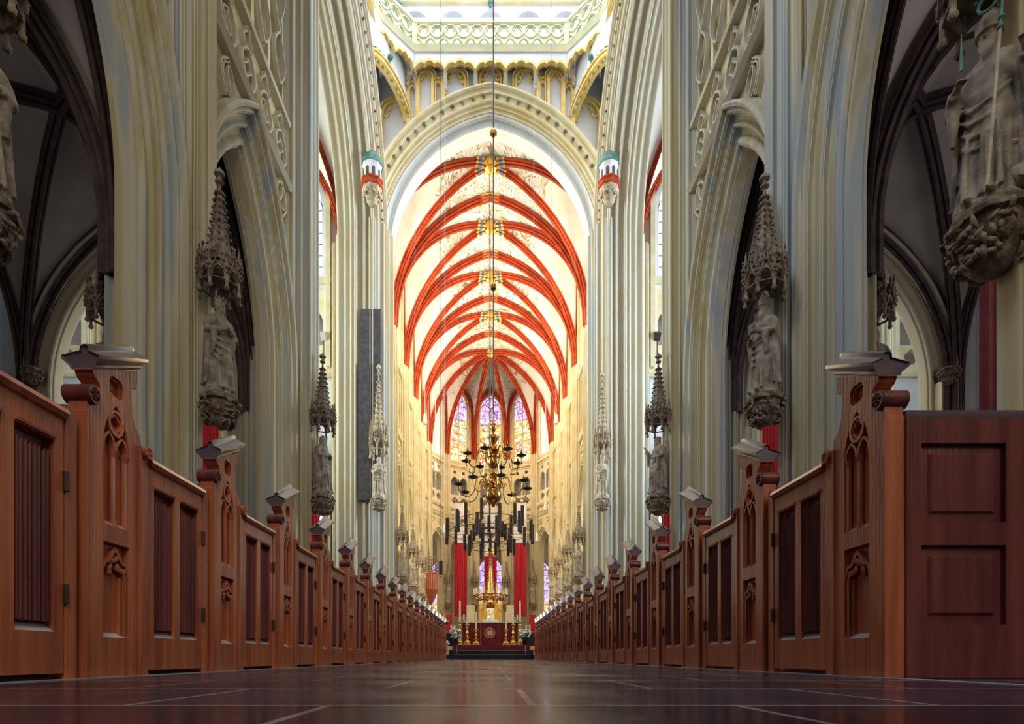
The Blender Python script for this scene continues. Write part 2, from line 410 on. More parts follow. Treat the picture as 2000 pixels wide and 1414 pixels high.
PIERS = [-4.4, 0.8, 6.0, 11.2, 17.4]
SPR = 8.5
def nave_side(s):
    X0 = 6.55
    P = lambda a, h, v: (s * (X0 + v), a, h)
    for k, yc in enumerate(PIERS):
        if k < 1: continue
        W_, A_, E_, N_ = pier_poly()
        mb = MB()
        poly = W_ + A_ + E_ + N_
        mb.loft([[(s * (X0 + p), yc + q, h) for p, q in poly] for h in (0, SPR)])
        sh = N_ + [(-.28, -.3), (-.28, .3)]
        mb.loft([[(s * (X0 + p), yc + q, h) for p, q in sh] for h in (SPR - .01, 24)])
        mb.loft([[(s * (X0 + p), yc + q, h) for p, q in (A_ + [(.28, .3), (.28, -.3)])] for h in (SPR - .01, 9.6)])
        base = [(0, -1.3), (.9, -.75), (1.3, 0), (.9, .75), (0, 1.3), (-.9, .75), (-1.3, 0), (-.9, -.75)]
        mb.loft([[(s * (X0 + p * f), yc + q * f, h) for p, q in base] for f, h in ((1, 0), (1, .6), (.93, .68), (.93, 1.0), (.85, 1.1))])
        o = mb.build('pillar', 'stone'); struct(o, 'clustered stone pier %s of the nave' % ('on the pulpit side' if s < 0 else 'across the aisle'))
    for k in range(len(PIERS) - 1):
        y0, y1 = PIERS[k], PIERS[k + 1]; a0 = (y0 + y1) / 2; sp = (y1 - y0) / 2 - 1.05
        so = sp + .75; c = (5.5 ** 2 - so * so) / (2 * so)
        mb = MB(); arch_sweep(mb, PROF, sp, c, SPR, a0, P, n=20)
        # hood mould
        arch_sweep(mb, [(.74, -.5), (.74, -.66), (.80, -.70), (.86, -.64), (.90, -.3)], sp, c, SPR, a0, P, foot=0, n=20)
        struct(mb.build('trim_arch', 'stone'))
        # wall above
        R = sp + c + .8; th = acos(c / R); ap = [(a0 + R * cos(th * i / 16) - c, SPR + R * sin(th * i / 16)) for i in range(17)]
        ap = ap + [(2 * a0 - x, h) for x, h in ap[::-1][1:]]
        outer = [(y1, 24), (y0, 24), (y0, SPR)] + ap[::-1] + [(y1, SPR)]
        n = int((y1 - y0 - 1.0) / .88); wd = (y1 - y0 - .7) / n; xs = [y0 + .35 + wd * i for i in range(n + 1)]
        holes = [[(x + .09, 16.35), (x + wd - .09, 16.35)] + [(x + wd / 2 + xx * (wd / 2 - .09) / .35, hh) for xx, hh in arc_arch(.35, .5, 21.6, 5)] for x in xs[:-1]]
        wl = MB().plate(outer, holes, -.28, .3, P).build('wall_nave_' + SIDE[s], 'cream'); struct(wl)
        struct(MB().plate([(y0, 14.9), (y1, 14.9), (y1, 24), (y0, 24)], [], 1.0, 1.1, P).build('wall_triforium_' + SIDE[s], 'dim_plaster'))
        if k < 2: continue
        # string course and tracery carved on the wall
        tr = MB()
        tr.loft([[P(y, h, v) for h, v in ((14.2, -.28), (14.15, -.50), (14.25, -.60), (14.33, -.56), (14.42, -.40), (14.46, -.28))] for y in (y0 + .28, y1 - .28)])
        tr.loft([[P(y, h, v) for h, v in ((16.08, -.28), (16.08, -.5), (16.2, -.52), (16.25, -.28))] for y in (y0 + .28, y1 - .28)])
        for x in xs:
            tr.add([P(x - .045, h, v) for h in (11.0, 24) for v in (-.28,)] + [P(x + .045, h, -.28) for h in (11.0, 24)] + [P(x, h, -.46) for h in (11.0, 24)], [(0, 1, 5, 4), (4, 5, 3, 2)])
        for i, x in enumerate(xs[:-1]):
            cx = x + wd / 2
            def curv(f, h0, h1, m=14): return [(cx + wd * f(t / m), h0 + (h1 - h0) * t / m) for t in range(m + 1)]
            sgn = 1 if i % 2 else -1
            for q in (-1, 1):
                tr.ribbon(curv(lambda t: q * .36 * abs(sin(pi * t)) ** .8, 14.5, 15.5), .05, -.44, -.28, P)
                tr.ribbon(curv(lambda t: q * (.05 + .30 * sin(pi * min(1, t * 1.2)) * (1 - t)), 15.45, 16.05), .04, -.42, -.28, P)
                tr.ribbon(curv(lambda t: q * .15 * sin(pi * t) + sgn * .08 * sin(2 * pi * t), 14.75, 15.3), .035, -.40, -.28, P)
                tr.ribbon(curv(lambda t: .20 * sin(2 * pi * t) * sgn + q * .22 * sin(pi * t), 12.4, 14.1), .05, -.44, -.28, P)
                tr.ribbon(curv(lambda t: q * (.42 - .42 * t), 11.2, 12.5), .05, -.44, -.28, P)
                tr.ribbon(curv(lambda t: q * .35 * sin(pi * t), 16.9 + 0, 18.4), .045, -.40, -.28, P)
                tr.ribbon(curv(lambda t: q * .30 * sin(pi * t) + sgn * .1 * sin(2 * pi * t), 18.4, 20.4), .045, -.40, -.28, P)
            tr.ribbon([(cx + .3 * cos(t * pi / 8), 13.6 + .34 * sin(t * pi / 8)) for t in range(16)], .04, -.44, -.28, P, closed=True)
        # drop the bits of tracery that would hang over the arch opening
        def clear(vs):
            return all(((abs((vv[1] - a0)) + c) ** 2 + max(0, vv[2] - SPR) ** 2) > (sp + c + .84) ** 2 for vv in vs)
        fs = [f for f in tr.f if clear([tr.v[i] for i in f])]
        # keep only the used faces
        used = sorted({i for f in fs for i in f}); mp_ = {i: j for j, i in enumerate(used)}
        tr.v = [tr.v[i] for i in used]; tr.f = [tuple(mp_[i] for i in f) for f in fs]
        struct(tr.build('trim_tracery', 'stone_arch', recalc=True))
    # aisle: outer wall, roof
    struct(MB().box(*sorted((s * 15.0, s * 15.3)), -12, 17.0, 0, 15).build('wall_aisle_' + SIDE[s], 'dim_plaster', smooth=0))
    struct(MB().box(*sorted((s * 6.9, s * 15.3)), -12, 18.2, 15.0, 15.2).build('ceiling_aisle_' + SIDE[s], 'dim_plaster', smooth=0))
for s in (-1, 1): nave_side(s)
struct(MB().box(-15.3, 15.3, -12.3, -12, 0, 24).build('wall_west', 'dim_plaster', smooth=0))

# ------------------------------------------------------------------ vaults
RIB = [(-.20, 0), (-.20, -.11), (-.11, -.12), (-.17, -.22), (-.12, -.29), (-.045, -.22), (-.07, -.36), (0, -.44), (.07, -.36), (.045, -.22), (.12, -.29), (.17, -.22), (.11, -.12), (.20, -.11), (.20, 0)]
def rise_curve(s, rise, n=14):
    """(t, d from the spring towards the crown, z)"""
    c = (rise * rise - s * s) / (2 * s); R = s + c; th = acos(max(-1, min(1, c / R)))
    return [(s - (R * cos(th * i / n) - c), R * sin(th * i / n)) for i in range(n + 1)]
def rib(mb, p_spring, p_crown, rise, h0, prof=RIB, k=1.0, foot=None, n=14, stilt=0.0):
    a = Vector((p_spring[0], p_spring[1], 0)); b = Vector((p_crown[0], p_crown[1], 0)); d = b - a; s = d.length; e = d.normalized(); side = Vector((-e.y, e.x, 0))
    cv = rise_curve(s, rise, n); rings = []
    pts = [a + e * x + Vector((0, 0, h0 + stilt + z)) for x, z in cv]
    if foot is not None: pts = [a + Vector((0, 0, foot))] + pts
    for i, p in enumerate(pts):
        t = (pts[min(i + 1, len(pts) - 1)] - pts[max(i - 1, 0)]).normalized()
        nrm = side.cross(t); nrm = nrm if nrm.dot(e) < 0 or nrm.z > 0 else -nrm
        if nrm.dot(Vector((0, 0, 1))) < 0: nrm = -nrm
        if abs(nrm.z) < 1e-4: nrm = -e
        rings.append([p + side * (u * k) + nrm * (v * k) for u, v in prof])
    mb.loft(rings, caps=True)
    return pts[-len(cv):]
def web(mb, A, B, m=6):
    """ruled surface between two ribs given as equal length point lists"""
    n = len(A); b = len(mb.v)
    for i in range(n):
        for j in range(m + 1):
            t = j / m; p = A[i].lerp(B[i], t); mb.v.append(tuple(p + Vector((0, 0, .25 * sin(pi * t) * (i / n)))))
    for i in range(n - 1):
        for j in range(m):
            q = b + i * (m + 1) + j; mb.f.append((q, q + 1, q + m + 2, q + m + 1))
def vault_pts(sp, cr, rise, h0, n=14, stilt=0):
    a = Vector((sp[0], sp[1], 0)); b = Vector((cr[0], cr[1], 0)); e = (b - a).normalized()
    return [a + e * x + Vector((0, 0, h0 + stilt + z)) for x, z in rise_curve((b - a).length, rise, n)]
def quad_vault(name, cx, cy, a, b, h0, rt, rw, rd, stilt, web_mat, rib_mat, k=1.0, foot=None, label=None, sides=(-1, 1), trans=(-1, 1), wall_ribs=True):
    wb = MB(); rb = []
    for sx in (-1, 1):
        for sy in (-1, 1):
            sp = (cx + sx * a, cy + sy * b)
            T = vault_pts(sp, (cx, sp[1]), rt, h0); D = vault_pts(sp, (cx, cy), rd, h0); Wl = vault_pts(sp, (sp[0], cy), rw, h0, stilt=stilt)
            web(wb, T, D); web(wb, D, Wl)
    for v in range(len(wb.v)): pass
    root = wb.build(name, web_mat); struct(root, label)
    for sx in (-1, 1):
        for sy in (-1, 1):
            sp = (cx + sx * a, cy + sy * b)
            m = MB(); rib(m, sp, (cx, cy), rd, h0, k=k, foot=foot); m.build('rib', rib_mat, root)
            if sy in trans:
                m = MB(); rib(m, sp, (cx, sp[1]), rt, h0, k=k * 1.15, foot=foot); m.build('rib', rib_mat, root)
            if wall_ribs and sx in sides:
                m = MB(); rib(m, sp, (sp[0], cy), rw, h0, k=k * .8, foot=foot, stilt=stilt); m.build('rib', rib_mat, root)
    return root
for s in (-1, 1):
    for k in range(1, 4):
        y0, y1 = PIERS[k], PIERS[k + 1]
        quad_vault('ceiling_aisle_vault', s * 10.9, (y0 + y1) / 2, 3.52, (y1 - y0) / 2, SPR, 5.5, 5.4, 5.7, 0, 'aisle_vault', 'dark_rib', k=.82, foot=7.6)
    # arch from the aisle into the transept with its outer pier
    Pt = lambda a, h, v: (a, 17.75 + v, h)
    m = MB(); arch_sweep(m, PROF[1:-1] , 2.75, 2.42, SPR, s * 10.9, Pt, foot=0, n=20)
    struct(m.build('trim_arch', 'stone_arch'))
    R = 2.75 + 2.42 + .75; th = acos(2.42 / R); ap = [(s * 10.9 + R * cos(th * i / 16) - 2.42, SPR + R * sin(th * i / 16)) for i in range(17)]
    ap = ap + [(2 * s * 10.9 - x, h) for x, h in ap[::-1][1:]]
    lo, hi = sorted((s * 6.9, s * 15.3))
    struct(MB().plate([(hi, 24), (lo, 24), (lo, 0)] + [(ap[-1][0], 0)] + ap[::-1] + [(ap[0][0], 0), (hi, 0)], [], -.3, .3, Pt).build('wall_transept_west_' + SIDE[s], 'dim_plaster'))
    lo, hi = sorted((s * 15.3, s * 28))
    struct(MB().box(lo, hi, 17.45, 18.05, 0, 29).build('wall_transept_far_west_' + SIDE[s], 'plaster', smooth=0))
    lo, hi = sorted((s * 5.6, s * 15.3))
    struct(MB().box(lo, hi, 17.5, 18.0, 24, 29).build('wall_transept_upper_' + SIDE[s], 'plaster', smooth=0))

# ------------------------------------------------------------------ crossing piers and arches
def outline_pier(pts, seqs, amp):
    out = []
    for i in range(len(pts)):
        a, b = pts[i], pts[(i + 1) % len(pts)]
        out += moulding(a, b, seqs, amp)
    return out
LONG = [('r', 1.2), ('f', .3), ('h', 1.8), ('r', .9), ('f', .3), ('h', 2.0), ('r', 1.4), ('f', .4)]
for s in (-1, 1):
    # west crossing pier: a thick pier east of the last nave pier
    pts = [(7.6, 18.0), (5.75, 17.9), (5.6, 18.3), (6.3, 18.75), (7.6, 18.8)]
    pl = outline_pier(pts, SEQ2, .05)
    if True: pl = [(s * x, y) for x, y in pl]
    struct(MB().loft([[(x, y, h) for x, y in pl] for h in (0, 24)]).build('pillar', 'stone'), 'west crossing pier beside the nave')
    # east crossing pier, clusters of shafts facing the nave
    pts = [(8.15, 30.9), (8.1, 29.9), (7.1, 29.35), (6.0, 28.85), (5.5, 29.3), (5.25, 30.3), (5.5, 31.2)]
    pl = outline_pier(pts, LONG, .085)
    # moulding bulges left of travel; travel clockwise seen from above puts it outside
    pl = [(s * x, y) for x, y in pl]
    struct(MB().loft([[(x, y, h) for x, y in pl] for h in (0, 22.6)]).build('pillar', 'stone'), 'east crossing pier at the mouth of the choir')
    bs = [(8.5, 31), (8.4, 29.7), (6.1, 28.5), (5.2, 29.1), (4.95, 30.3), (5.2, 31.3)]
    struct(MB().loft([[(s * (6.8 + (x - 6.8) * f), 30 + (y - 30) * f, h) for x, y in bs] for f, h in ((1, 0), (1, .9), (.95, 1.0), (.95, 1.5), (.9, 1.6))]).build('pillar', 'stone'))

# east arch towards the choir
PE = lambda a, h, v: (a, 30.3 + v, h)
HSP = 22.0; S0 = 5.3; C0 = 1.35
arch = MB(); arch_sweep(arch, [(0, .7), (0, -.02)] + moulding((.50, -.35), (0, -.05), [('r', 1), ('f', .5), ('h', 1.4), ('f', .3), ('r', 1)], .05)[::-1], S0, C0, HSP, 0, PE, n=28)
root = arch.build('trim_choir_arch', 'pale_stone'); struct(root)
arch = MB(); arch_sweep(arch, moulding((.95, -.68), (.50, -.35), [('r', 1), ('f', .3), ('h', 1.3), ('r', .6), ('h', 1), ('f', .3), ('r', 1)], .06)[::-1], S0, C0, HSP, 0, PE, n=28, foot=0)
arch_sweep(arch, [(.95, -.68), (.96, -.66), (1.14, -.70), (1.15, -.76)] + moulding((1.55, -.95), (1.15, -.76), [('r', 1.2), ('f', .3), ('h', 1.4), ('f', .3), ('r', .8)], .07)[::-1] + [(1.6, -.88), (1.62, -.45)], S0, C0, HSP, 0, PE, n=28, foot=0)
arch.build('arch_moulding', 'cream', root)
ro = MB()
for sg in (-1, 1):
    R = S0 + C0 + 1.05; th = acos(C0 / R)
    for i in range(1, 19):
        t = th * i / 18.6
        x = sg * (R * cos(t) - C0); h = HSP + R * sin(t)
        ro.ball((x, 30.3 - .78, h), .085, 8, 5)
ro.build('rosette', 'carved', root)

# crossing wall above the arch, with blind arcade
def wall_hole(s_, c, u, h0, n=24):
    R = s_ + c + u; th = acos(c / R); a = [(R * cos(th * i / n) - c, h0 + R * sin(th * i / n)) for i in range(n + 1)]
    return a + [(-x, h) for x, h in a[::-1][1:]]
hole = wall_hole(S0, C0, 1.56, HSP)
hole = [p for p in hole]
outer = [(7.6, 34), (-7.6, 34), (-7.6, HSP)] + hole[::-1] + [(7.6, HSP)]
struct(MB().plate(outer, [], -.45, .4, PE).build('wall_crossing_east', 'plaster'))
# choir side skin behind arch
# blind tracery: tall panels with trefoil heads in ochre
bl = MB()
def panel(cx, w_, h0, h1, fr=.13, tref=True):
    v0, v1 = -.62, -.45
    hh = h1 - w_ * .9
    a = [(cx + x, y) for x, y in arc_arch(w_, w_ * 1.15, hh, 8)]
    path = [(cx + w_, h0)] + a + [(cx - w_, h0)]
    def okp(p): return (abs(p[0]) + C0) ** 2 + max(0, p[1] - HSP) ** 2 > (S0 + C0 + 1.6) ** 2
    path = [p for p in path if okp(p)]
    # lift the feet on to the arch
    def foot(x): return HSP + sqrt(max(0, (S0 + C0 + 1.62) ** 2 - (abs(x) + C0) ** 2))
    path = [(cx + w_, max(h0, foot(cx + w_)))] + [p for p in a if okp(p)] + [(cx - w_, max(h0, foot(cx - w_)))]
    bl.ribbon(path, fr, v0, v1, PE)
    bl.ribbon([(cx + (p[0] - cx) * (1 + .13 / w_), p[1] + .12 if i not in (0, len(path) - 1) else p[1]) for i, p in enumerate(path)], .07, v0 - .08, v1, PE)
    if tref and w_ > .3:
        for sg in (-1, 1):
            cu = [(cx + sg * (w_ - .04 - .22 * w_ * 2 * sin(pi * t / 10)), hh + w_ * .05 + w_ * .75 * t / 10) for t in range(11)]
            cu2 = [(cx + sg * w_ * x, hh + w_ * y) for x, y in ((.95, .0), (.75, -.12), (.55, .0), (.50, .18), (.62, .38), (.40, .42), (.30, .6), (.34, .8))]
            if all(okp(p) for p in cu2): bl.ribbon(cu2, .07, v0 + .03, v1, PE)
for cx, w_, h1, h0 in ((-5.05, .66, 29.3, 24), (5.05, .66, 29.3, 24), (-4.1, .20, 30.2, 26), (4.1, .20, 30.2, 26), (-3.4, .38, 30.95, 26), (3.4, .38, 30.95, 26),
                       (-2.76, .16, 30.4, 27), (2.76, .16, 30.4, 27), (-1.88, .56, 31.0, 27.5), (1.88, .56, 31.0, 27.5), (0, .56, 31.1, 28.5)):
    panel(cx, w_, h0, h1)
for x in (-4.35, -3.85, -3.05, -2.5, 2.5, 3.05, 3.85, 4.35):
    f0 = HSP + sqrt(max(0, (S0 + C0 + 1.6) ** 2 - (abs(x) + C0) ** 2))
    bl.box(x - .07, x + .07, 30.3 - .72, 30.3 - .45, f0, 30.6)
struct(bl.build('trim_blind_arcade', 'gold_paint'))

# north and south crossing arches seen along their length
for s in (-1, 1):
    Pn = lambda a, h, v: (s * (5.9 + v), a, h)
    m = MB(); pr = moulding((.95, -.42), (0, .0), LONG, .06)[::-1]
    arch_sweep(m, moulding((0, .05), (0, 1.1), SEQ2, .08)[::-1] + pr + [(1.0, -.05)], 5.25, 1.0, HSP, 23.65, Pn, n=24, foot=0)
    root = m.build('trim_transept_arch', 'stone_arch'); struct(root)
    # further orders on the transept side
    m = MB(); arch_sweep(m, moulding((0, 1.1), (1.1, 2.2), LONG, .08), 5.25, 1.0, HSP, 23.65, Pn, n=24, foot=0)
    m.build('arch_moulding', 'stone_arch', root)
    ro = MB()
    for sg in (-1, 1):
        R = 6.25 + .5; th = acos(1.0 / R)
        for i in range(0, 22):
            t = th * i / 22
            ro.ball((s * (5.9 - .27), 23.65 + sg * (R * cos(t) - 1), HSP + R * sin(t)), .07, 6, 4)
    ro.build('rosette', 'carved', root)
    hole = [(a + 23.65, h) for a, h in wall_hole(5.25, 1.0, .95, HSP)]
    outer = [(30.0, 38), (17.6, 38), (17.6, HSP)] + hole[::-1] + [(30.0, HSP)]
    struct(MB().plate(outer, [], -.05, .5, Pn).build('wall_crossing_' + SIDE[s], 'plaster'))
struct(MB().box(-5.9, 5.9, 17.6, 18.2, 24.5, 42).build('wall_crossing_west', 'plaster', smooth=0))
# ------------------------------------------------------------------ lantern gallery
OCT = [(-3.95, 29.1), (3.95, 29.1), (5.62, 27.4), (5.62, 21.0), (3.95, 19.3), (-3.95, 19.3), (-5.62, 21.0), (-5.62, 27.4)]
def edge_P(p0, p1):
    a = Vector((*p0, 0)); b = Vector((*p1, 0)); e = (b - a).normalized(); n = Vector((e.y, -e.x, 0))
    c = Vector((0, 24.2, 0))
    if n.dot(c - a) > 0: n = -n        # n points outward, away from the crossing centre
    L_ = (b - a).length
    return (lambda x, h, v: tuple(a + e * x + n * v + Vector((0, 0, h)))), L_
gal = empty('gallery', (0, 24.2, 31)); struct(gal, 'lantern gallery above the crossing')
inv = Matrix.Translation((0, -24.2, -31))
def gbuild(mb, name, m):
    mb.v = [tuple(inv @ Vector(p)) for p in mb.v]
    return mb.build(name, m, gal)
for i in (0, 1, 2, 6, 7):
    p0, p1 = OCT[i], OCT[(i + 1) % 8]; P, L_ = edge_P(p0, p1)
    # cornice and floor slab
    m = MB()
    m.loft([[P(x, h, v) for h, v in ((31.35, .05), (31.35, -.05), (31.5, -.10), (31.62, -.16), (31.62, -.02), (31.7, .05), (31.7, .35), (31.4, .35))] for x in (0, L_)])
    # rail
    m.loft([[P(x, h, v) for h, v in ((32.75, .12), (32.75, -.03), (32.82, -.10), (32.95, -.10), (33.0, .0), (33.0, .16))] for x in (0, L_)])
    m.box(0, 0, 0, 0, 0, 0) if False else None
    gbuild(m, 'cornice', 'gallery_paint')
    gbuild(MB().plate([(0, 31.38), (L_, 31.38), (L_, 31.45), (0, 31.45)], [], 0.0, 1.6, P), 'gallery_floor', 'pale_stone')
    # pierced balustrade
    n = max(2, int(round((L_ - .3) / .72))); w_ = (L_ - .3) / n; holes = []
    for j in range(n):
        cx = .15 + w_ * (j + .5)
        holes.append(foil(cx, 32.46, w_ * .36, 3, -pi / 2 * 3 + pi, 30, .38))
        if j: 
            x0 = .15 + w_ * j
            holes.append([(x0 + w_ * a_, 31.74 + b_) for a_, b_ in ((-.30, 0), (-.02, 0), (-.02, 0.0), (.30, 0), (.33, .14), (.22, .20), (.20, .30), (.08, .33), (0, .46), (-.08, .33), (-.20, .30), (-.22, .20), (-.33, .14))][0:1] + [(x0 + w_ * a_, 31.74 + b_) for a_, b_ in ((.30, 0), (.33, .14), (.22, .20), (.20, .30), (.08, .33), (0, .46), (-.08, .33), (-.20, .30), (-.22, .20), (-.33, .14))])
    pl = MB().plate([(0, 31.66), (L_, 31.66), (L_, 32.8), (0, 32.8)], holes, 0.0, .12, P)
    for j in range(n):
        cx = .15 + w_ * (j + .5)
        pl.ribbon([(cx + w_ * .46 * cos(t * pi / 10), 32.42 + w_ * .46 * sin(t * pi / 10)) for t in range(20)], .05, -.05, .02, P, closed=True)
        for q in (-1, 1):
            pl.ribbon([(cx + q * w_ * (.0 + .5 * t / 6), 31.7 + .36 * sin(pi / 2 * (t / 6))) for t in range(7)], .045, -.05, .02, P)
    for x in (.07, L_ - .07): pl.ribbon([(x, 31.66), (x, 32.8)], .2, -.07, .14, P)
    gbuild(pl, 'balustrade', 'gallery_paint')
    # fascia with scalloped foot
    ns = max(2, int(round(L_ / 1.58))); sw = L_ / ns; bot = []
    for j in range(ns):
        for q in range(25):
            t = q / 24; x = j * sw + sw * t
            h = 30.62 + .30 * sin(pi * t) ** .8 - .14 * (1 - abs(sin(3 * pi * t)) ** .5)
            if not bot or x - bot[-1][0] > 1e-4: bot.append((x, h))
    gbuild(MB().plate([(0, 31.36), (L_, 31.36)] + bot[::-1], [], 0.02, .14, P), 'fascia', 'plaster')
    gbuild(MB().ribbon(bot, .11, -.06, .16, P).ribbon([(x, h + .10) for x, h in bot], .04, -.02, .05, P), 'gilt_edge', 'gold_paint')
    # coves between corbels
    for j in range(ns):
        cv = MB(); rings = []
        for q in range(9):
            t = q / 8; a = (j + t) * sw; top = 30.92 + .25 * sin(pi * t) - .25
            rings.append([P(a, top + .42 * z, .14 + .72 * z) for z in [k / 6 for k in range(7)]])
        cv.loft(rings, caps=False, closed=False); gbuild(cv, 'cove', 'pale_stone')
    for j in range(ns + 1):
        x = j * sw; c_ = MB()
        c_.loft([[P(x + a, h, v) for a, v in ((-.10, v0), (.10, v0), (.10, .95), (-.10, .95))] for h, v0 in ((30.05, .74), (30.15, .62), (30.3, .50), (30.45, .30), (30.62, .12), (30.68, .05))])
        c_.ball(P(x, 30.08, .60), .13, 8, 6); c_.ball(P(x, 29.92, .70), .09, 8, 5)
        gbuild(c_, 'corbel', 'pale_stone' if j % ns else 'carved_light')
# backing wall between gallery and crossing wall on the slanted corners, with a squinch arch
for s in (-1, 1):
    p0 = (s * 4.35, 29.75); p1 = (s * 5.85, 26.6); a = Vector((*p0, 0)); b = Vector((*p1, 0)); e = (b - a).normalized(); L_ = (b - a).length
    n = Vector((e.y, -e.x, 0)); n = n if n.x * s > 0 else -n
    P = lambda x, h, v: tuple(a + e * x + n * v + Vector((0, 0, h)))
    arc = [(x + L_ / 2, h) for x, h in [(x_, 28.4 + (h_ - 28.4) * .48) for x_, h_ in arc_arch(L_ / 2 - .02, 1.95, 28.4, 14)]]
    m = MB().plate([(L_, 31.4), (0, 31.4), (0, 28.4)] + arc[::-1] + [(L_, 28.4)], [], 0, .25, P)
    q = m.build('wall_squinch_' + SIDE[s], 'plaster'); struct(q)
    g = MB().ribbon(arc, .14, -.16, .25, P).ribbon([(x, h + .16) for x, h in arc], .07, -.22, .0, P)
    for i in range(1, 14):     # cusps below
        x, h = arc[i * 2]; g.tube([P(x - .1, h - .03, -.05), P(x, h - .24, -.07), P(x + .1, h - .03, -.05)], .03, 5)
    g.build('squinch_arch', 'gold_paint', q)
    g = MB()
    for i in range(1, 13): x, h = arc[min(28, i * 2 + 1)]; g.ball(P(x, h + .27, -.12), .09, 6, 5); g.ball(P(x, h - .22, -.08), .06, 6, 4)
    g.cyl(P(L_ / 2, 29.4, -.1), P(L_ / 2, 30.0, -.1), .05); g.ball(P(L_ / 2, 30.05, -.12), .14, 8, 6)
    g.build('crocket', 'verdigris', q)
    g = MB()
    for x in (s * 5.72, s * 5.84, s * 5.96): g.cyl((x, 29.35, 25.5), (x, 29.35, 28.5), .05, n=8)
    g.ball((s * 5.84, 29.3, 28.5), .2, 8, 6); g.build('squinch_shaft', 'cream', q)

# lantern walls above the gallery: an octagon drum with arched recesses
for i in (0, 1, 7):
    def wide(p): return (p[0] * 1.30, 24.2 + (p[1] - 24.2) * 1.30)
    P, L_ = edge_P(wide(OCT[i]), wide(OCT[(i + 1) % 8]))
    n = 5 if i == 0 else 2; w_ = L_ / n; holes = []
    for j in range(n):
        cx = w_ * (j + .5); hw = w_ * .36
        holes.append([(cx + x, h) for x, h in arc_arch(hw, hw * 1.05, 34.4, 6)] + [(cx - hw, 31.6), (cx + hw, 31.6)])
    for j in range(n):
        cx = w_ * (j + .5); hw = w_ * .36
        holes.append([(cx + x, h) for x, h in arc_arch(hw, hw * 1.2, 40.6, 6)] + [(cx - hw, 36.8), (cx + hw, 36.8)])
    struct(MB().plate([(0, 31.3), (L_, 31.3), (L_, 43), (0, 43)], holes, 0, .3, P).build('wall_lantern', 'plaster'))
    struct(MB().plate([(0, 31.3), (L_, 31.3), (L_, 35.9), (0, 35.9)], [], .55, .65, P).build('wall_lantern_recess', 'plaster'))
    m = MB().loft([[P(x, h, v) for h, v in ((35.5, 0), (35.5, -.15), (35.7, -.3), (35.85, -.3), (35.95, -.1), (36.0, 0))] for x in (0, L_)])
    struct(m.build('trim_lantern_cornice', 'cream'))
    for j in range(n):
        cx = w_ * (j + .5); hw = w_ * .36
        wn = MB().plate([(cx - hw, 36.8), (cx + hw, 36.8), (cx + hw, 41.0), (cx - hw, 41.0)], [], .12, .15, P).build('window_%d' % (40 + i * 5 + j), 'clear_glass'); struct(wn)
    m = MB()
    for x in ((0, L_ / 2, L_) if i == 0 else (L_,)): m.ball(P(x, 35.35, -.25), .16, 8, 6); m.ball(P(x, 35.1, -.28), .09, 6, 5)
    struct(m.build('trim_foliage_boss', 'verdigris'))

# ------------------------------------------------------------------ corbel turrets beside the choir arch
def turret(s):
    root = empty('corbel_turret', (s * 5.95, 28.3, 24.0))
    tag(root, 'painted miniature turret with green roof on the pier %s of the choir arch' % ('left' if s < 0 else 'right'), 'corbel', 'painted turrets beside the choir arch')
    m = MB().lathe([(.08, -1.25), (.2, -1.2), (.3, -.9), (.46, -.62), (.5, -.5), (.5, -.42)], n=8)
    for k in range(16): m.ball((.38 * cos(k * pi / 8), .38 * sin(k * pi / 8), -.8 + .1 * (k % 2)), .08, 6, 4)
    m.build('corbel', 'carved_light', root)
    MB().lathe([(.50, -.42), (.57, -.38), (.57, -.26), (.50, -.24), (.50, -.12), (.56, -.10), (.56, -.04), (.46, -.02)], n=8).build('gallery_band', 'red_rib', root)
    h = MB().lathe([(.44, -.05), (.44, .62), (.5, .66), (.5, .74)], n=8); h.build('house', 'white_cloth', root)
    m = MB()
    for k in range(8):
        t = (k + .5) * pi / 4; c_, s_ = cos(t), sin(t)
        m.loft([[(c_ * .405 + (-s_) * a + c_ * d, s_ * .405 + c_ * a + s_ * d, z) for a, z in [(-.07, .05), (.07, .05), (.07, .38), (.0, .48), (-.07, .38)]] for d in (0, .03)])
    m.build('window_opening', 'slate_board', root)
    MB().lathe([(.56, .72), (.52, .95), (.38, 1.25), (.2, 1.42), (.1, 1.45)], n=8).build('roof', 'verdigris', root)
    return root
for s in (-1, 1): turret(s)

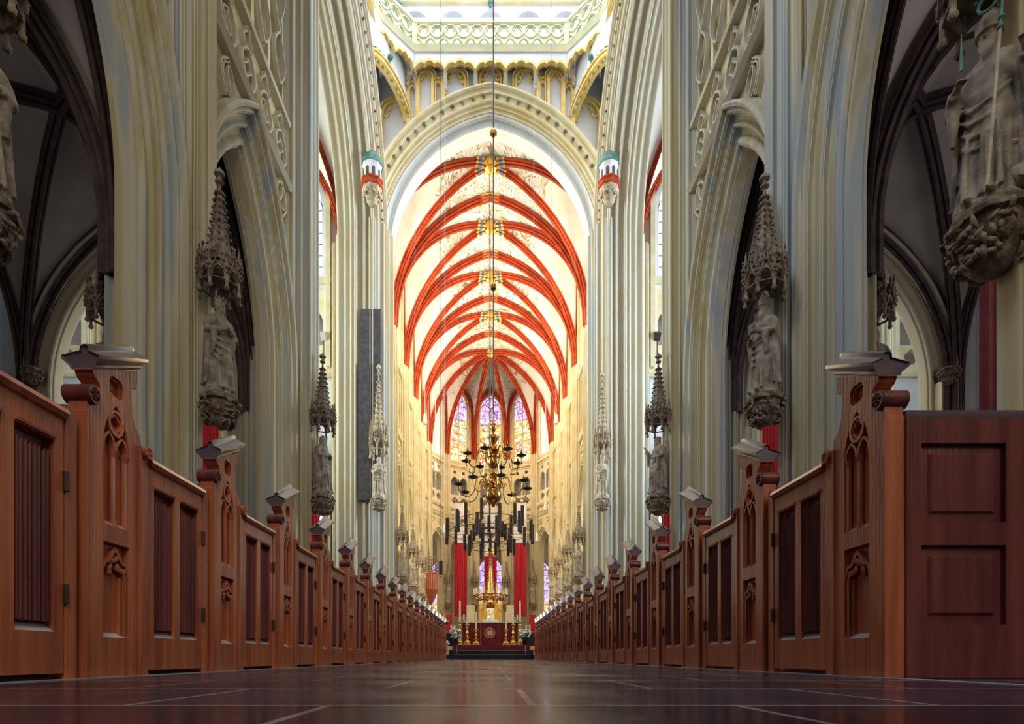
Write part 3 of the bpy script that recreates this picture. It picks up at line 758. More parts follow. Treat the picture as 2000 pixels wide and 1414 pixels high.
# ------------------------------------------------------------------ windows
WN = [0]
def window(name, P, a0, hw, h0, h1, glass, panes=(2, 7), frame='cream', v=0.0, label=None, trac=True):
    """traceried window: glass, stone mullions, lead bars. P maps (a,h,v)"""
    WN[0] += 1
    org = Vector(P(a0, h0, v))
    def L_(a, h, vv): return tuple(Vector(P(a, h, vv)) - org)
    lc = lancet(a0, hw, h0, h1, 8)
    g = MB(); n = len(lc); g.add([L_(a, h, v) for a, h in lc], [tuple(range(n))])
    root = g.build('window_%d' % WN[0], glass, smooth=0, loc=tuple(org)); struct(root, label)
    if glass == 'stained_glass':     # turn the mesh into its own axes so the pattern is upright
        pass
    fr = MB(); spring = h1 - hw * 1.5
    fr.ribbon(lc, .14, v - .12, v + .05, L_, closed=True)
    nx, nz = panes
    for i in range(1, nx):
        x = a0 - hw + 2 * hw * i / nx; fr.ribbon([(x, h0), (x, spring)], .09, v - .12, v + .02, L_)
    if trac:
        lw = hw / nx
        for i in range(nx):
            cx = a0 - hw + 2 * hw * (i + .5) / nx
            fr.ribbon([(cx + x, h) for x, h in arc_arch(lw, lw * 1.3, spring - .1, 6)], .07, v - .12, v + .02, L_)
        r = hw * .46
        fr.ribbon(foil(a0, spring + hw * .72, r, 4, 0, 32, .22), .07, v - .12, v + .02, L_, closed=True)
    fr.build('tracery', frame, root)
    ld = MB()
    for j in range(1, nz):
        h = h0 + (spring - h0) * j / (nz - 1) if nz > 1 else h0
        ld.ribbon([(a0 - hw, h), (a0 + hw, h)], .035, v - .03, v + .01, L_)
    ld.build('lead_bars', 'lead', root)
    return root
def triforium(P, a0, hw, h0, h1, v=0, mname='cream', n=2, back='slate_board'):
    m = MB(); w_ = 2 * hw / n; holes = []
    rail = h0 + (h1 - h0) * .26
    for j in range(n):
        cx = a0 - hw + w_ * (j + .5)
        holes.append(foil(cx, (h0 + rail) / 2, min(w_ * .36, (rail - h0) * .38), 4, 0, 28, .25))
        l = lancet(cx, w_ * .44, rail + .1, h1 - (h1 - h0) * .22, 6); holes.append(l)
        holes.append(foil(cx, h1 - (h1 - h0) * .10, w_ * .20, 4, pi / 4, 28, .3)) if n < 3 else None
    m.plate([(a0 - hw, h0), (a0 + hw, h0), (a0 + hw, h1), (a0 - hw, h1)], holes, v - .12, v + .10, P)
    o = m.build('trim_triforium', mname); struct(o)
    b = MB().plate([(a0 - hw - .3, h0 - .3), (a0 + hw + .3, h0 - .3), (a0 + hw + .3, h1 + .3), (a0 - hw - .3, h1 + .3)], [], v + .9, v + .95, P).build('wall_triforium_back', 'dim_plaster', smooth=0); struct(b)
    return o

# ------------------------------------------------------------------ transept east wall
def transept(s):
    P = lambda a, h, v: (a, 31.0 + v, h)
    cs = [11.35, 18.05, 24.7]; holes = []
    for c_ in cs:
        holes.append([(s * c_ + x, h) for x, h in lancet(0, 2.1, 0, 12.3, 10)])
        holes.append([(s * c_ + x, h) for x, h in ((-2.2, 16.1), (2.2, 16.1), (2.2, 20.4), (-2.2, 20.4))])
        holes.append([(s * c_ + x, h) for x, h in lancet(0, 2.1, 21.1, 28.0, 10)])
    lo, hi = sorted((s * 7.5, s * 28.2))
    # split the arch holes from the bottom edge by a hair so the plate stays one outline
    holes = [[(x, max(h, .02)) for x, h in H] for H in holes]
    struct(MB().plate([(lo, 0), (hi, 0), (hi, 31), (lo, 31)], holes, 0, .6, P).build('wall_transept_east_' + SIDE[s], 'plaster'))
    for k, c_ in enumerate(cs):
        window('w', P, s * c_, 2.1, 21.1, 28.0, 'clear_glass', (3, 7), 'pale_stone', v=.25)
        triforium(P, s * c_, 2.2, 16.1, 20.4, v=.2, mname='cream', n=3)
        m = MB(); P2 = P
        arch_sweep(m, moulding((.55, -.35), (-.0, .0), LONG[:7], .05)[::-1], 2.1, 2.0, 8.7, s * c_, P2, foot=0, n=14)
        m.loft([[P2(x, h, v) for h, v in ((15.5, 0), (15.45, -.2), (15.6, -.3), (15.85, -.2), (16.0, 0))] for x in (s * c_ - 2.7, s * c_ + 2.7)])
        m.loft([[P2(x, h, v) for h, v in ((20.6, 0), (20.6, -.15), (20.8, -.2), (20.95, 0))] for x in (s * c_ - 2.7, s * c_ + 2.7)])
        for q in (-1, 1):
            m.box(*sorted((s * c_ + q * 2.35, s * c_ + q * 2.6)), 30.75, 31, 16, 28.5)
        struct(m.build('trim_transept_bay', 'cream'))
    for x in (8.0, 14.7, 21.4):
        pts = [(x - .75, 31.0), (x - .5, 30.5), (x, 30.1), (x + .5, 30.5), (x + .75, 31.0)]
        pl = []
        for i in range(4): pl += moulding(pts[i], pts[i + 1], SEQ2, .05)[::-1] if False else moulding(pts[i + 1], pts[i], SEQ2, .05)[::-1]
        struct(MB().loft([[(s * a, b, h) for a, b in pl] for h in (0, 22.5)]).build('pillar', 'stone'), 'engaged pier of the transept east wall')
    struct(MB().box(*sorted((s * 28, s * 28.4)), 17.5, 31.5, 0, 31).build('wall_transept_end_' + SIDE[s], 'plaster', smooth=0))
    # chapels beyond the transept arches
    struct(MB().box(*sorted((s * 7.5, s * 28.2)), 35.5, 35.8, 0, 15).build('wall_chapel_' + SIDE[s], 'plaster', smooth=0))
    for x0, x1 in ((8.0, 14.7), (14.7, 21.4), (21.4, 28.1)):
        cx = (x0 + x1) / 2
        quad_vault('ceiling_transept', s * cx, 24.5, (x1 - x0) / 2, 6.3, 22.0, 6.9, 6.8, 7.0, 0, 'painted_vault', 'red_rib', k=.62, foot=20.6)
for s in (-1, 1): transept(s)
for s in (-1, 1):   # blue-lit chapel window seen under the near arch
    window('w', lambda a, h, v: (a, 35.4 + v, h), s * 11.0, 1.4, 3.0, 10.5, 'warm_glass', (2, 8), 'cream')
    window('w', lambda a, h, v: (a, 35.4 + v, h), s * 24.5, 1.4, 3.0, 10.5, 'clear_glass', (2, 8), 'cream')

# ------------------------------------------------------------------ choir
HC = 21.05; SC_ = 6.2; RC = 7.95
TY = [30.6, 35.2, 40.1, 45.0, 49.9]
AP = [(5.95, 54.1), (4.45, 57.0), (1.72, 58.6)]
BOSS = (0, 53.1)
for k in range(4):
    y0, y1 = TY[k], TY[k + 1]
    quad_vault('ceiling_choir', 0, (y0 + y1) / 2, SC_, (y1 - y0) / 2, HC, RC, 4.0, 8.05, 3.6, 'painted_vault', 'red_rib', k=.9, foot=20.6,
               trans=(1,) if k else (1,), label='painted choir vault bay with red ribs')
# collars of blue and gold at the crown of each rib, bosses
order = ['over the choir arch', 'behind the foremost one', 'third along the choir ridge', 'fourth along the choir ridge', 'over the apse']
BY = [(TY[k] + TY[k + 1]) / 2 for k in range(4)] + [BOSS[1]]
for k, y in enumerate(BY):
    root = empty('roof_boss', (0, y, 28.95))
    tag(root, ['gilded vault boss closest to the crossing arch', 'second gilded vault boss along the choir ridge', 'gilded vault boss midway along the choir ridge', 'fourth gilded vault boss from the crossing arch', 'gilded vault boss where the apse ribs meet'][k], 'boss', 'gilded bosses of the choir vault')
    m = MB().lathe([(.12, .2), (.38, .1), (.42, -.1), (.30, -.32), (.34, -.42), (.16, -.52), (.02, -.56)], n=16)
    for q in range(8): m.ball((.38 * cos(q * pi / 4), .38 * sin(q * pi / 4), -.2), .13, 6, 5)
    m.build('knob', 'gilt', root)
    for q in range(4):
        t = atan2(2.45, 6.2) * (1 if q % 2 else -1) + (pi if q > 1 else 0)
        d = Vector((cos(t), sin(t), 0)); n_ = Vector((-d.y, d.x, 0))
        for i in (0, 1, 2):
            a_ = d * (.42 + .18 * i); b_ = d * (.58 + .18 * i)
            MB().loft([[p + n_ * u * 1.08 + Vector((0, 0, v * 1.06 + .0 - .03 * (i))) for u, v in RIB] for p in (a_, b_)]).build('blue_collar' if i == 1 else 'gold_collar', 'blue_paint' if i == 1 else 'gilt', root)
for k in range(1, 5):
    m = MB(); q_ = []
    for q in (-1, 1): m.loft([[(q * d_, TY[k] + u * 1.05, 29.0 + v * 1.06 - z_) for u, v in RIB] for d_, z_ in ((0, 0), (.55, .13))])
    struct(m.build('trim_crown_collar', 'gold_paint'))
# apse vault
wb = MB(); AV = [(SC_, TY[4])] + AP
allv = [(x, y) for x, y in AV] + [(-x, y) for x, y in AV[::-1]]
curves = [vault_pts(p, BOSS, 7.95, HC) for p in allv]
mids = []
for i in range(len(allv) - 1):
    p, q = allv[i], allv[i + 1]; mid = ((p[0] + q[0]) / 2, (p[1] + q[1]) / 2); hw = sqrt((p[0] - q[0]) ** 2 + (p[1] - q[1]) ** 2) / 2
    cr = [Vector((*mid, 0)).lerp(Vector((*BOSS, 0)), t) + Vector((0, 0, 28.2 + .7 * t)) for t in [j / 14 for j in range(15)]]
    for a, b, C in ((p, mid, curves[i]), (q, mid, curves[i + 1])):
        Wc = vault_pts(a, mid, max(hw * 1.75, 2.2), HC, stilt=28.2 - HC - max(hw * 1.75, 2.2))
        # fill between rib C and wall curve
        web(wb, C, Wc)
        # fill between wall apex..boss line: the web above joins at i=end
cT = vault_pts((SC_, TY[4]), (0, TY[4]), RC, HC); cT2 = vault_pts((-SC_, TY[4]), (0, TY[4]), RC, HC)
web(wb, cT, curves[0]); web(wb, cT2, curves[-1])
av = wb.build('ceiling_apse', 'painted_vault'); struct(av, 'painted apse vault with radiating red ribs')
for i, p in enumerate(allv):
    m = MB(); rib(m, p, BOSS, 7.95, HC, foot=20.6); m.build('rib', 'red_rib', av)
for i in range(len(allv) - 1):
    p, q = allv[i], allv[i + 1]; mid = ((p[0] + q[0]) / 2, (p[1] + q[1]) / 2); hw = sqrt((p[0] - q[0]) ** 2 + (p[1] - q[1]) ** 2) / 2
    for a in (p, q):
        m = MB(); rr = max(hw * 1.75, 2.2); rib(m, a, mid, rr, HC, k=.8, foot=20.6, stilt=28.0 - HC - rr); m.build('rib', 'red_rib', av)
# roof above everything in the choir, keeps the vault dark side shut
struct(MB().box(-8, 8, 31, 60, 30.2, 30.4).build('ceiling_choir_roof', 'dim_plaster', smooth=0))

def choir_shaft(x, y, nx, ny, name='pillar', label='slender choir pier'):
    """lobed half pier at wall point, facing (nx, ny)"""
    tx, ty = -ny, nx
    pts = [(-.62, -.1), (-.42, .28), (0, .5), (.42, .28), (.62, -.1)]
    pl = []
    for i in range(4): pl += moulding(pts[i], pts[i + 1], SEQ2, .04)
    return MB().loft([[(x + tx * a + nx * b, y + ty * a + ny * b, h) for a, b in pl] for h in (0, 20.7)])
def bay_wall(p, q, inward, k, glass, name, warm=True, thin=False):
    """one bay between two shafts: arch, triforium, window"""
    a = Vector((*p, 0)); b = Vector((*q, 0)); e = (b - a).normalized(); L_ = (b - a).length; n = Vector((inward[0], inward[1], 0))
    n = (n - e * n.dot(e)).normalized()
    P = lambda x, h, v: tuple(a + e * x - n * v + Vector((0, 0, h)))
    hw = L_ / 2 - .62
    holes = [[(L_ / 2 + x, max(h, .02)) for x, h in lancet(0, hw, .0, 12.6, 10)],
             [(L_ / 2 + x, h) for x, h in ((-hw, 15.7), (hw, 15.7), (hw, 19.5), (-hw, 19.5))],
             [(L_ / 2 + x, h) for x, h in lancet(0, hw, 20.3, 27.6, 10)]]
    struct(MB().plate([(0, 0), (L_, 0), (L_, 30), (0, 30)], holes, 0, .6, P).build(name, 'cream'))
    so = hw + .5; c = ((12.6 - (12.6 - hw * 1.5)) ** 2 - hw * hw) / (2 * hw)
    m = MB(); arch_sweep(m, moulding((.42, -.25), (-.0, .05), LONG[:7], .04)[::-1] + [(0, .3)], hw, c, 12.6 - hw * 1.5, L_ / 2, P, foot=0, n=12)
    c2 = c
    arch_sweep(m, moulding((.40, -.2), (-.0, .05), LONG[:5], .04)[::-1], hw, c, 27.6 - hw * 1.5, L_ / 2, P, foot=20.3, n=12)
    m.loft([[P(x, h, v) for h, v in ((15.2, 0), (15.2, -.15), (15.4, -.25), (15.6, -.1), (15.65, 0))] for x in (.1, L_ - .1)])
    m.loft([[P(x, h, v) for h, v in ((19.6, 0), (19.65, -.2), (19.85, -.2), (20.0, 0))] for x in (.1, L_ - .1)])
    for j in range(int(L_ / .32)):     # row of little square openings
        x = .3 + j * .32
        if x < L_ - .3: m.add([P(x - .06, 20.02, -.12), P(x + .06, 20.02, -.12), P(x + .06, 20.2, -.12), P(x - .06, 20.2, -.12)], [(0, 1, 2, 3)])
    # lattice of tracery in the spandrel over the arch
    for q in (-1, 1):
        for j in range(4):
            x = L_ / 2 + q * hw * (j + .5) / 4.2; m.ribbon(foil(x, 14.5 - .0 * j, .26, 4, pi / 4, 16, .3), .05, -.1, 0, P, closed=True)
            if j > 1: m.ribbon(foil(x, 13.7, .26, 4, pi / 4, 16, .3), .05, -.1, 0, P, closed=True)
    struct(m.build('trim_choir_bay', 'cream'))
    triforium(P, L_ / 2, hw, 15.7, 19.5, v=.2, n=2)
    return window('w', P, L_ / 2, hw, 20.3, 27.6, glass, (2, 9), 'cream', v=.3)
XW = 6.35
for s in (-1, 1):
    for k in range(4):
        y0, y1 = (31.2 if k == 0 else TY[k]), TY[k + 1]
        bay_wall((s * XW, y0), (s * XW, y1), (-s, 0), k, 'warm_glass', 'wall_choir_' + SIDE[s])
        struct(choir_shaft(s * (XW - .05), TY[k + 1], -s, 0).build('pillar', 'cream'), 'slender choir pier with a statue')
    pts = [(XW, TY[4]), (6.1, 54.2), (4.6, 57.2), (1.77, 58.85)]
    for k in range(3):
        p, q = pts[k], pts[k + 1]; p = (s * p[0], p[1]); q = (s * q[0], q[1])
        inw = (-(p[0] + q[0]) / 2, 53 - (p[1] + q[1]) / 2)
        bay_wall(p, q, inw, k, 'warm_glass' if k < 2 else 'stained_glass', 'wall_apse_' + SIDE[s])
    for p in pts[1:]:
        v = Vector((-s * p[0], 53.1 - p[1])).normalized()
        struct(choir_shaft(s * p[0], p[1], v.x, v.y).build('pillar', 'cream'), 'slender pier of the apse')
bay_wall((-1.77, 58.85), (1.77, 58.85), (0, -1), 9, 'stained_glass', 'wall_apse_centre')
# ambulatory behind the apse
for s in (-1, 1):
    struct(MB().box(*sorted((s * 11.0, s * 11.3)), 35.8, 60, 0, 15).build('wall_ambulatory_' + SIDE[s], 'cream', smooth=0))
    struct(MB().box(*sorted((s * 6.9, s * 11.3)), 31.5, 60, 14.9, 15.1).build('ceiling_ambulatory_' + SIDE[s], 'plaster', smooth=0))
struct(MB().box(-11.3, 11.3, 63, 63.3, 0, 15).build('wall_ambulatory_end', 'cream', smooth=0))
struct(MB().box(-11.3, 11.3, 59.3, 63.3, 14.9, 15.1).build('ceiling_ambulatory_end', 'plaster', smooth=0))
Pa = lambda a, h, v: (a, 62.9 + v, h)
window('w', Pa, 0, 1.5, 2.0, 11.5, 'stained_glass', (3, 10), 'carved_light')
window('w', Pa, -5.6, 1.2, 2.0, 11.0, 'stained_glass', (2, 10), 'carved_light')
window('w', Pa, 5.6, 1.2, 2.0, 11.0, 'stained_glass', (2, 10), 'carved_light')
# ------------------------------------------------------------------ pews
PITCH = 0.955
def pew_proto(s, full=True):
    P = lambda a, h, v: (s * v, a, h)
    root = empty('box_pew')
    W_ = .345
    out = [(0.01, 0), (W_, 0), (W_, .99), (.340, 1.0), (.335, 1.025), (.315, 1.04), (.30, 1.06), (.285, 1.09), (.280, 1.195), (.285, 1.205), (.308, 1.21), (.316, 1.24), (.318, 1.293),
           (.05, 1.167), (.052, 1.155), (.062, 1.14), (.082, 1.13), (.092, 1.115), (.088, 1.09), (.07, 1.07), (.02, 1.05), (.018, 1.0), (0.01, .99)]
    # recessed lancet with tracery: two narrow lights and a round eye
    arch = [(.185 + x, h) for x, h in arc_arch(.078, .18, .905, 8)] + [(.107, .60), (.263, .60)]
    low = [(.107, .155), (.263, .155), (.263, .53), (.107, .53)]
    eye = foil(.184, 1.155, .046, 4, pi / 4, 28, .16)
    m = MB().plate(out, [arch, low, eye], 0, .028, P).plate(out, [], .028, .07, P)
    for h in (.60, .155): MB().loft([[P(y, h + a, v) for a, v in ((-.002, 0.0), (-.002, .0285), (.020, .0285))] for y in (.107, .263)]).build('sill', 'oak_sill_lit', root)
    # edge bead
    m.ribbon([(.012, 0), (.012, .99)], .012, -.008, .0, P); m.ribbon([(W_ - .012, 0), (W_ - .012, .98)], .012, -.008, .0, P)
    m.build('end_panel', 'oak', root)
    t = MB()
    t.ribbon(foil(.184, 1.155, .040, 4, pi / 4, 28, .2), .006, .010, .03, P, closed=True); t.ball(P(.184, 1.155, .03), .014, 8, 5)
    t.ribbon(foil(.185, 1.012, .036, 4, 0, 24, .25), .010, .006, .03, P, closed=True)
    t.ribbon([(.185 + .041 * cos(2 * pi * i / 20), 1.012 + .048 * sin(2 * pi * i / 20)) for i in range(20)], .011, .000, .03, P, closed=True)
    for q in (-1, 1):
        cx = .185 + q * .039
        t.ribbon([(cx + x, h) for x, h in arc_arch(.034, .060, .905, 6)], .010, .002, .03, P)
    for x in (.148 - .035, .185, .257):
        t.cyl(P(x, .60, .018), P(x, .91, .018), .0115, n=8); t.cyl(P(x, .60, .018), P(x, .625, .018), .015, n=8); t.cyl(P(x, .875, .018), P(x, .905, .018), .011, .018, n=8)
    # lower panel: ogee arch with carved leaves, and a shaft
    for q in (-1, 1):
        t.ribbon([(.185 + q * .078 * (1 - u) ** .6, .40 + .11 * u + .02 * sin(2 * pi * u)) for u in [i / 8 for i in range(9)]], .011, .003, .03, P)
    rnd = random.Random(3)
    for i in range(14):
        a = rnd.uniform(.125, .245); b = .405 + .045 * rnd.random() + (.03 if abs(a - .185) < .025 else 0)
        t.ball(P(a, b, .014), .013, 6, 4, sz=.016)
    t.ribbon([(.245, .155), (.245, .40), (.235, .42), (.20, .43)], .012, .004, .028, P); t.ribbon([(.225, .155), (.225, .40)], .006, .012, .028, P)
    t.build('tracery', 'oak', root)
    # cap: moulded slab, ridge running outwards
    c = MB()
    sec = [(-.002, .0), (-.012, .006), (-.014, .016), (-.036, .034), (-.038, .048), (.012, .074), (.018, .076), (.020, .094), (.034, .100), (.048, .094), (.050, .076), (.056, .074), (.106, .048), (.104, .034), (.084, .016), (.080, .006), (.072, 0)]
    rings = []
    for y, k in ((.040, .90), (.030, 1.0), (.335, 1.0), (.345, .90)):
        rings.append([P(y + (.012 if h < .02 else (.018 if h > .07 else 0)) * (1 if y < .2 else -1), 1.168 + .47 * (y - .05) + h * (k if h > .04 else 1), .034 + (v - .034) * k) for v, h in sec])
    c.loft(rings)
    c.build('cap', 'oak_cap', root)
    # scroll of the back towards the aisle, with rosette
    for nm, (ya, ha, r, v1) in (('scroll', (.038, 1.062, .037, .085)), ('door_scroll', (W_ + .03, .965, .028, .06))):
        b = MB().cyl(P(ya, ha, -.012), P(ya, ha, v1), r, n=18)
        b.ribbon([(ya + r * .8 * cos(2 * pi * i / 16), ha + r * .8 * sin(2 * pi * i / 16)) for i in range(16)], r * .22, -.018, -.010, P, closed=True)
        for i in range(5): b.ball(P(ya + r * .42 * cos(i * 2 * pi / 5), ha + r * .42 * sin(i * 2 * pi / 5), -.012), r * .26, 6, 4)
        b.ball(P(ya, ha, -.014), r * .2, 6, 4)

        b.build(nm, 'oak_dark' if nm == 'scroll' else 'oak', root)
    # jambs of the doorway
    for a0, a1 in ((W_, W_ + .062), (PITCH - .075, PITCH - .022)):
        b = MB().plate([(a0, 0), (a1, 0), (a1, .965), ((a0 + a1) / 2 + .01, .985), (a0, .965)], [], .008, .07, P)
        b.build('door_jamb', 'oak', root)
    # door
    d0, d1 = W_ + .066, PITCH - .080
    pa = ((d0 + .045, d0 + .205), (d1 - .205, d1 - .045)); pw = (d1 - d0 - .045 * 2 - .05) / 2
    pa = ((d0 + .045, d0 + .045 + pw), (d1 - .045 - pw, d1 - .045))
    SL = []
    door = MB().plate([(d0, .02), (d1, .02), (d1, .93), (d0, .93)], [[(a, .165), (b, .165), (b, .83), (a, .83)] for a, b in pa], .012, .045, P)
    for a, b in pa:
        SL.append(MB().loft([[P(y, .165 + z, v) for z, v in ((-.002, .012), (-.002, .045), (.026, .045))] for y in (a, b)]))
        door.loft([[P(y, .83 + z, v) for z, v in ((0.004, .004), (.014, .002), (.02, .012), (0, .02))] for y in (a, b)])
    door.loft([[P(y, h, v) for h, v in ((.915, .012), (.92, -.002), (.935, -.012), (.952, -.006), (.957, .02), (.952, .055), (.925, .06))] for y in (d0, d1)])
    door = door.build('door', 'oak', root)
    for q in SL: q.build('sill', 'oak_sill_lit', door)
    for a, b in pa:
        n = 4; pr = []
        w1 = (b - a - .012) / n
        for i in range(n):
            y = a + .006 + i * w1
            pr += [(y, .040), (y + w1 * .12, .024), (y + w1 * .30, .016), (y + w1 * .45, .024), (y + w1 * .55, .024), (y + w1 * .70, .016), (y + w1 * .88, .024)]
        pr.append((b - .006, .040)); pr += [(b - .006, .055), (a + .006, .055)]
        lf = MB().loft([[P(y, (h + (0.018 * (1 if v > .03 else (0 if v > .02 else .9)) if k else 0)) if True else h, v) for y, v in pr] for k, h in enumerate((.20, .775))])
        lf.plate([(a, .165), (b, .165), (b, .83), (a, .83)], [], .046, .056, P)
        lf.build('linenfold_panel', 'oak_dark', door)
    for h in (.70, .30): MB().cyl(P(d1 + .002, h - .035, .004), P(d1 + .002, h + .035, .004), .009, n=8).build('hinge', 'iron', door)
    # back board facing the camera, with raised fields
    xs = [.075 + .42 * i for i in range(9)]; X1 = xs[-1] + .02
    Pb = lambda a, h, v: (s * a, v, h)
    holes = []
    for x in xs[:-1]:
        holes += [[(x + .05, .20), (x + .37, .20), (x + .37, .50), (x + .05, .50)], [(x + .05, .585), (x + .37, .585), (x + .37, .885), (x + .05, .885)]]
    b = MB().plate([(.07, 0), (X1, 0), (X1, .98), (.07, .98)], holes, 0.0, .02, Pb).plate([(.07, 0), (X1, 0), (X1, .98), (.07, .98)], [], .02, .035, Pb)
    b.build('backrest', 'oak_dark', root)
    f = MB()
    for x in xs[:-1]:
        for h0 in (.20, .585):
            rr = [[Pb(a, h, v) for a, h in ((x + .05 + d, h0 + d), (x + .37 - d, h0 + d), (x + .37 - d, h0 + .3 - d), (x + .05 + d, h0 + .3 - d))] for d, v in ((.002, .02), (.035, .016), (.045, .006))]
            f.loft(rr)
    f.build('raised_field', 'oak_dark', root)
    r = MB().loft([[(s * x, y + .01, h) for y, h in ((-.002, .955), (-.005, .965), (-.008, .985), (-.008, 1.0), (-.003, 1.012), (.045, 1.016), (.06, 1.0), (.055, .985), (.035, .96))] for x in (.07, X1)])
    r.build('back_rail', 'oak_cap', root)
    MB().box(*sorted((s * .07, s * X1)), .035, .40, .42, .45).build('seat', 'oak_dark', root)
    return root
NUM = ['first', 'second', 'third', 'fourth', 'fifth', 'sixth', 'seventh', 'eighth', 'ninth', 'tenth', 'eleventh', 'twelfth', 'thirteenth', 'fourteenth', 'fifteenth', 'sixteenth', 'seventeenth', 'eighteenth', 'nineteenth']
for s, y0, ks in ((-1, 2.075, range(-1, 18)), (1, 2.125, range(0, 18))):
    proto = pew_proto(s)
    for i, k in enumerate(ks):
        o = proto if i == 0 else copy_tree(proto)
        o.location = (s * 1.5, y0 + k * PITCH, 0.004)
        side = 'left' if s < 0 else 'right'
        if k == -1: lb = 'carved oak pew door cut by the left edge of the frame'
        elif k == 0 and s > 0: lb = 'large oak pew whose panelled back faces the camera, at the right of the aisle'
        elif k == 0: lb = 'tall carved orange-brown pew end closest to the camera on the left of the aisle'
        elif k == 17: lb = 'last oak pew before the dark altar steps on the %s of the aisle' % side
        else: lb = '%s carved oak pew with capped end, counted from the camera, %s of the aisle' % (NUM[k], side)
        tag(o, lb, 'pew', 'oak pews on the %s of the aisle' % side)
for s in (-1, 1):
    struct(MB().box(*sorted((s * 1.462, s * 1.53)), .9, 19.4, 0.0, .004).build('trim_pew_kerb', 'kerb', smooth=0))

# ------------------------------------------------------------------ stone figures
def figure(head='bare', pose='fold', held=None, seed=1, vox=.017, beard=False):
    rnd = random.Random(seed); mb = MB(); ph = rnd.uniform(0, 6); k1 = rnd.choice((7, 8, 9))
    sway = rnd.uniform(-.03, .03)
    prof = [(0, .27, .24, .0), (.04, .28, .25, .0), (.15, .255, .225, .0), (.35, .225, .20, .0), (.60, .215, .185, .0), (.85, .215, .18, .01), (1.0, .20, .165, .01), (1.10, .20, .155, .01),
            (1.22, .225, .155, .01), (1.36, .245, .145, 0), (1.44, .23, .12, -.01), (1.495, .15, .09, -.01), (1.525, .085, .078, 0), (1.60, .07, .07, .01)]
    rings = []
    for z, rx, ry, oy in prof:
        am = .10 * max(0, min(1, (1.25 - z) / .9)) ; ring = []
        for i in range(56):
            t = 2 * pi * i / 56
            f = 1 + am * (.65 * sin(k1 * t + ph + z * 1.2) + .35 * sin((k1 + 5) * t - z * 2)) + .05 * (z < .9) * sin(2 * t + z * 3)
            ring.append((rx * f * cos(t) + sway * sin(z * 2.2), oy + ry * f * sin(t), z))
        rings.append(ring)
    mb.loft(rings)
    # open cloak falling from the shoulders over the back and sides
    rings = []
    for z, r in ((.12, .31), (.5, .285), (.9, .27), (1.2, .268), (1.40, .255), (1.48, .17)):
        outer, inner = [], []
        for i in range(30):
            t = pi * (.93 + 1.14 * i / 29) if False else pi * (-1.12 + 1.24 * i / 29)
            f = 1 + .07 * sin(9 * t + z * 2 + ph) * (z < 1.3)
            outer.append((r * f * cos(t) * 1.02, r * .86 * f * sin(t) - .01, z)); inner.append(((r * f - .045) * cos(t), (r * .86 * f - .045) * sin(t) - .01, z))
        rings.append(outer + inner[::-1])
    mb.loft(rings)
    # diagonal drapery folds in front
    for q in range(4):
        z = 1.02 - q * .13; mb.tube([(-.20 + .02 * q, .10, z + .06), (-.06, .185 - .01 * q, z - .05 - .02 * q), (.10, .18, z - .06), (.20, .09, z + .08)], [.018, .026, .026, .015], 6)
    for q in range(3): mb.tube([(-.12 + .12 * q, .19, .75), (-.13 + .13 * q, .215, .4), (-.15 + .14 * q, .245, .04)], [.012, .026, .034], 6)
    # feet
    for q in (-1, 1): mb.ball((q * .09, .25, .03), .05, 8, 5, sz=.04, sy=.10)
    # head
    hy = .03
    mb.ball((0, hy, 1.655), .082, 14, 10, sz=.118, sy=.098)
    mb.ball((0, hy + .035, 1.600), .055, 10, 6, sz=.055, sy=.055)        # jaw
    mb.tube([(0, hy + .088, 1.69), (0, hy + .118, 1.652), (0, hy + .092, 1.642)], [.010, .019, .014], 6)     # nose
    for q in (-1, 1):
        mb.ball((q * .034, hy + .080, 1.692), .026, 8, 4, sz=.010, sy=.018); mb.ball((q * .045, hy + .066, 1.630), .026, 8, 5); mb.ball((q * .084, hy - .005, 1.65), .014, 6, 5, sz=.03, sy=.018)
        mb.ball((q * .032, hy + .082, 1.672), .013, 6, 4, sz=.010)
    mb.ball((0, hy + .090, 1.612), .026, 8, 4, sz=.008, sy=.014); mb.ball((0, hy + .088, 1.598), .020, 8, 4, sz=.008, sy=.014)
    if beard: mb.loft([[(r * cos(t), hy + .06 + r * .7 * sin(t) + (1.60 - z) * .1, z) for t in [2 * pi * i / 12 for i in range(12)]] for z, r in ((1.62, .06), (1.56, .062), (1.50, .045), (1.43, .012))])
    if head in ('bare', 'crown'):
        for i in range(26):
            t = pi + pi * 1.1 * (i % 13 - 6) / 12 + pi / 2; mb.ball((.083 * cos(t), hy - .012 + .083 * sin(t), 1.70 - .09 * (i // 13) + .02 * (i % 2)), .030, 6, 5)
        mb.ball((0, hy - .012, 1.70), .088, 12, 6, sz=.088)
    if head == 'crown':
        mb.lathe([(.094, 0), (.098, .05), (.085, .05), (.085, 0)], (0, hy, 1.735), 16)
        for i in range(8): mb.ball((.096 * cos(i * pi / 4), hy + .096 * sin(i * pi / 4), 1.81), .024, 6, 5, sz=.035)
    if head == 'hood':
        rings = []
        for z, r, o in ((1.46, .15, -.02), (1.56, .115, -.02), (1.66, .125, -.02), (1.74, .115, -.015), (1.79, .07, -.01), (1.81, .01, 0)):
            rings.append([(r * cos(t), hy + o + r * sin(t) * 1.05, z) for t in [2 * pi * i / 20 for i in range(20)]])
        rr = []
        for z, r, o in ((1.44, .15, -.02), (1.56, .118, -.015), (1.66, .128, -.01), (1.74, .12, -.005), (1.80, .06, 0)):
            rr.append([(r * cos(t), hy + o + r * sin(t), z) for t in [pi * (-1.30 + 1.60 * i / 19) for i in range(20)]] + [((r - .03) * cos(t), hy + o + (r - .03) * sin(t), z) for t in [pi * (.30 - 1.60 * i / 19) for i in range(20)]])
        mb.loft(rr)
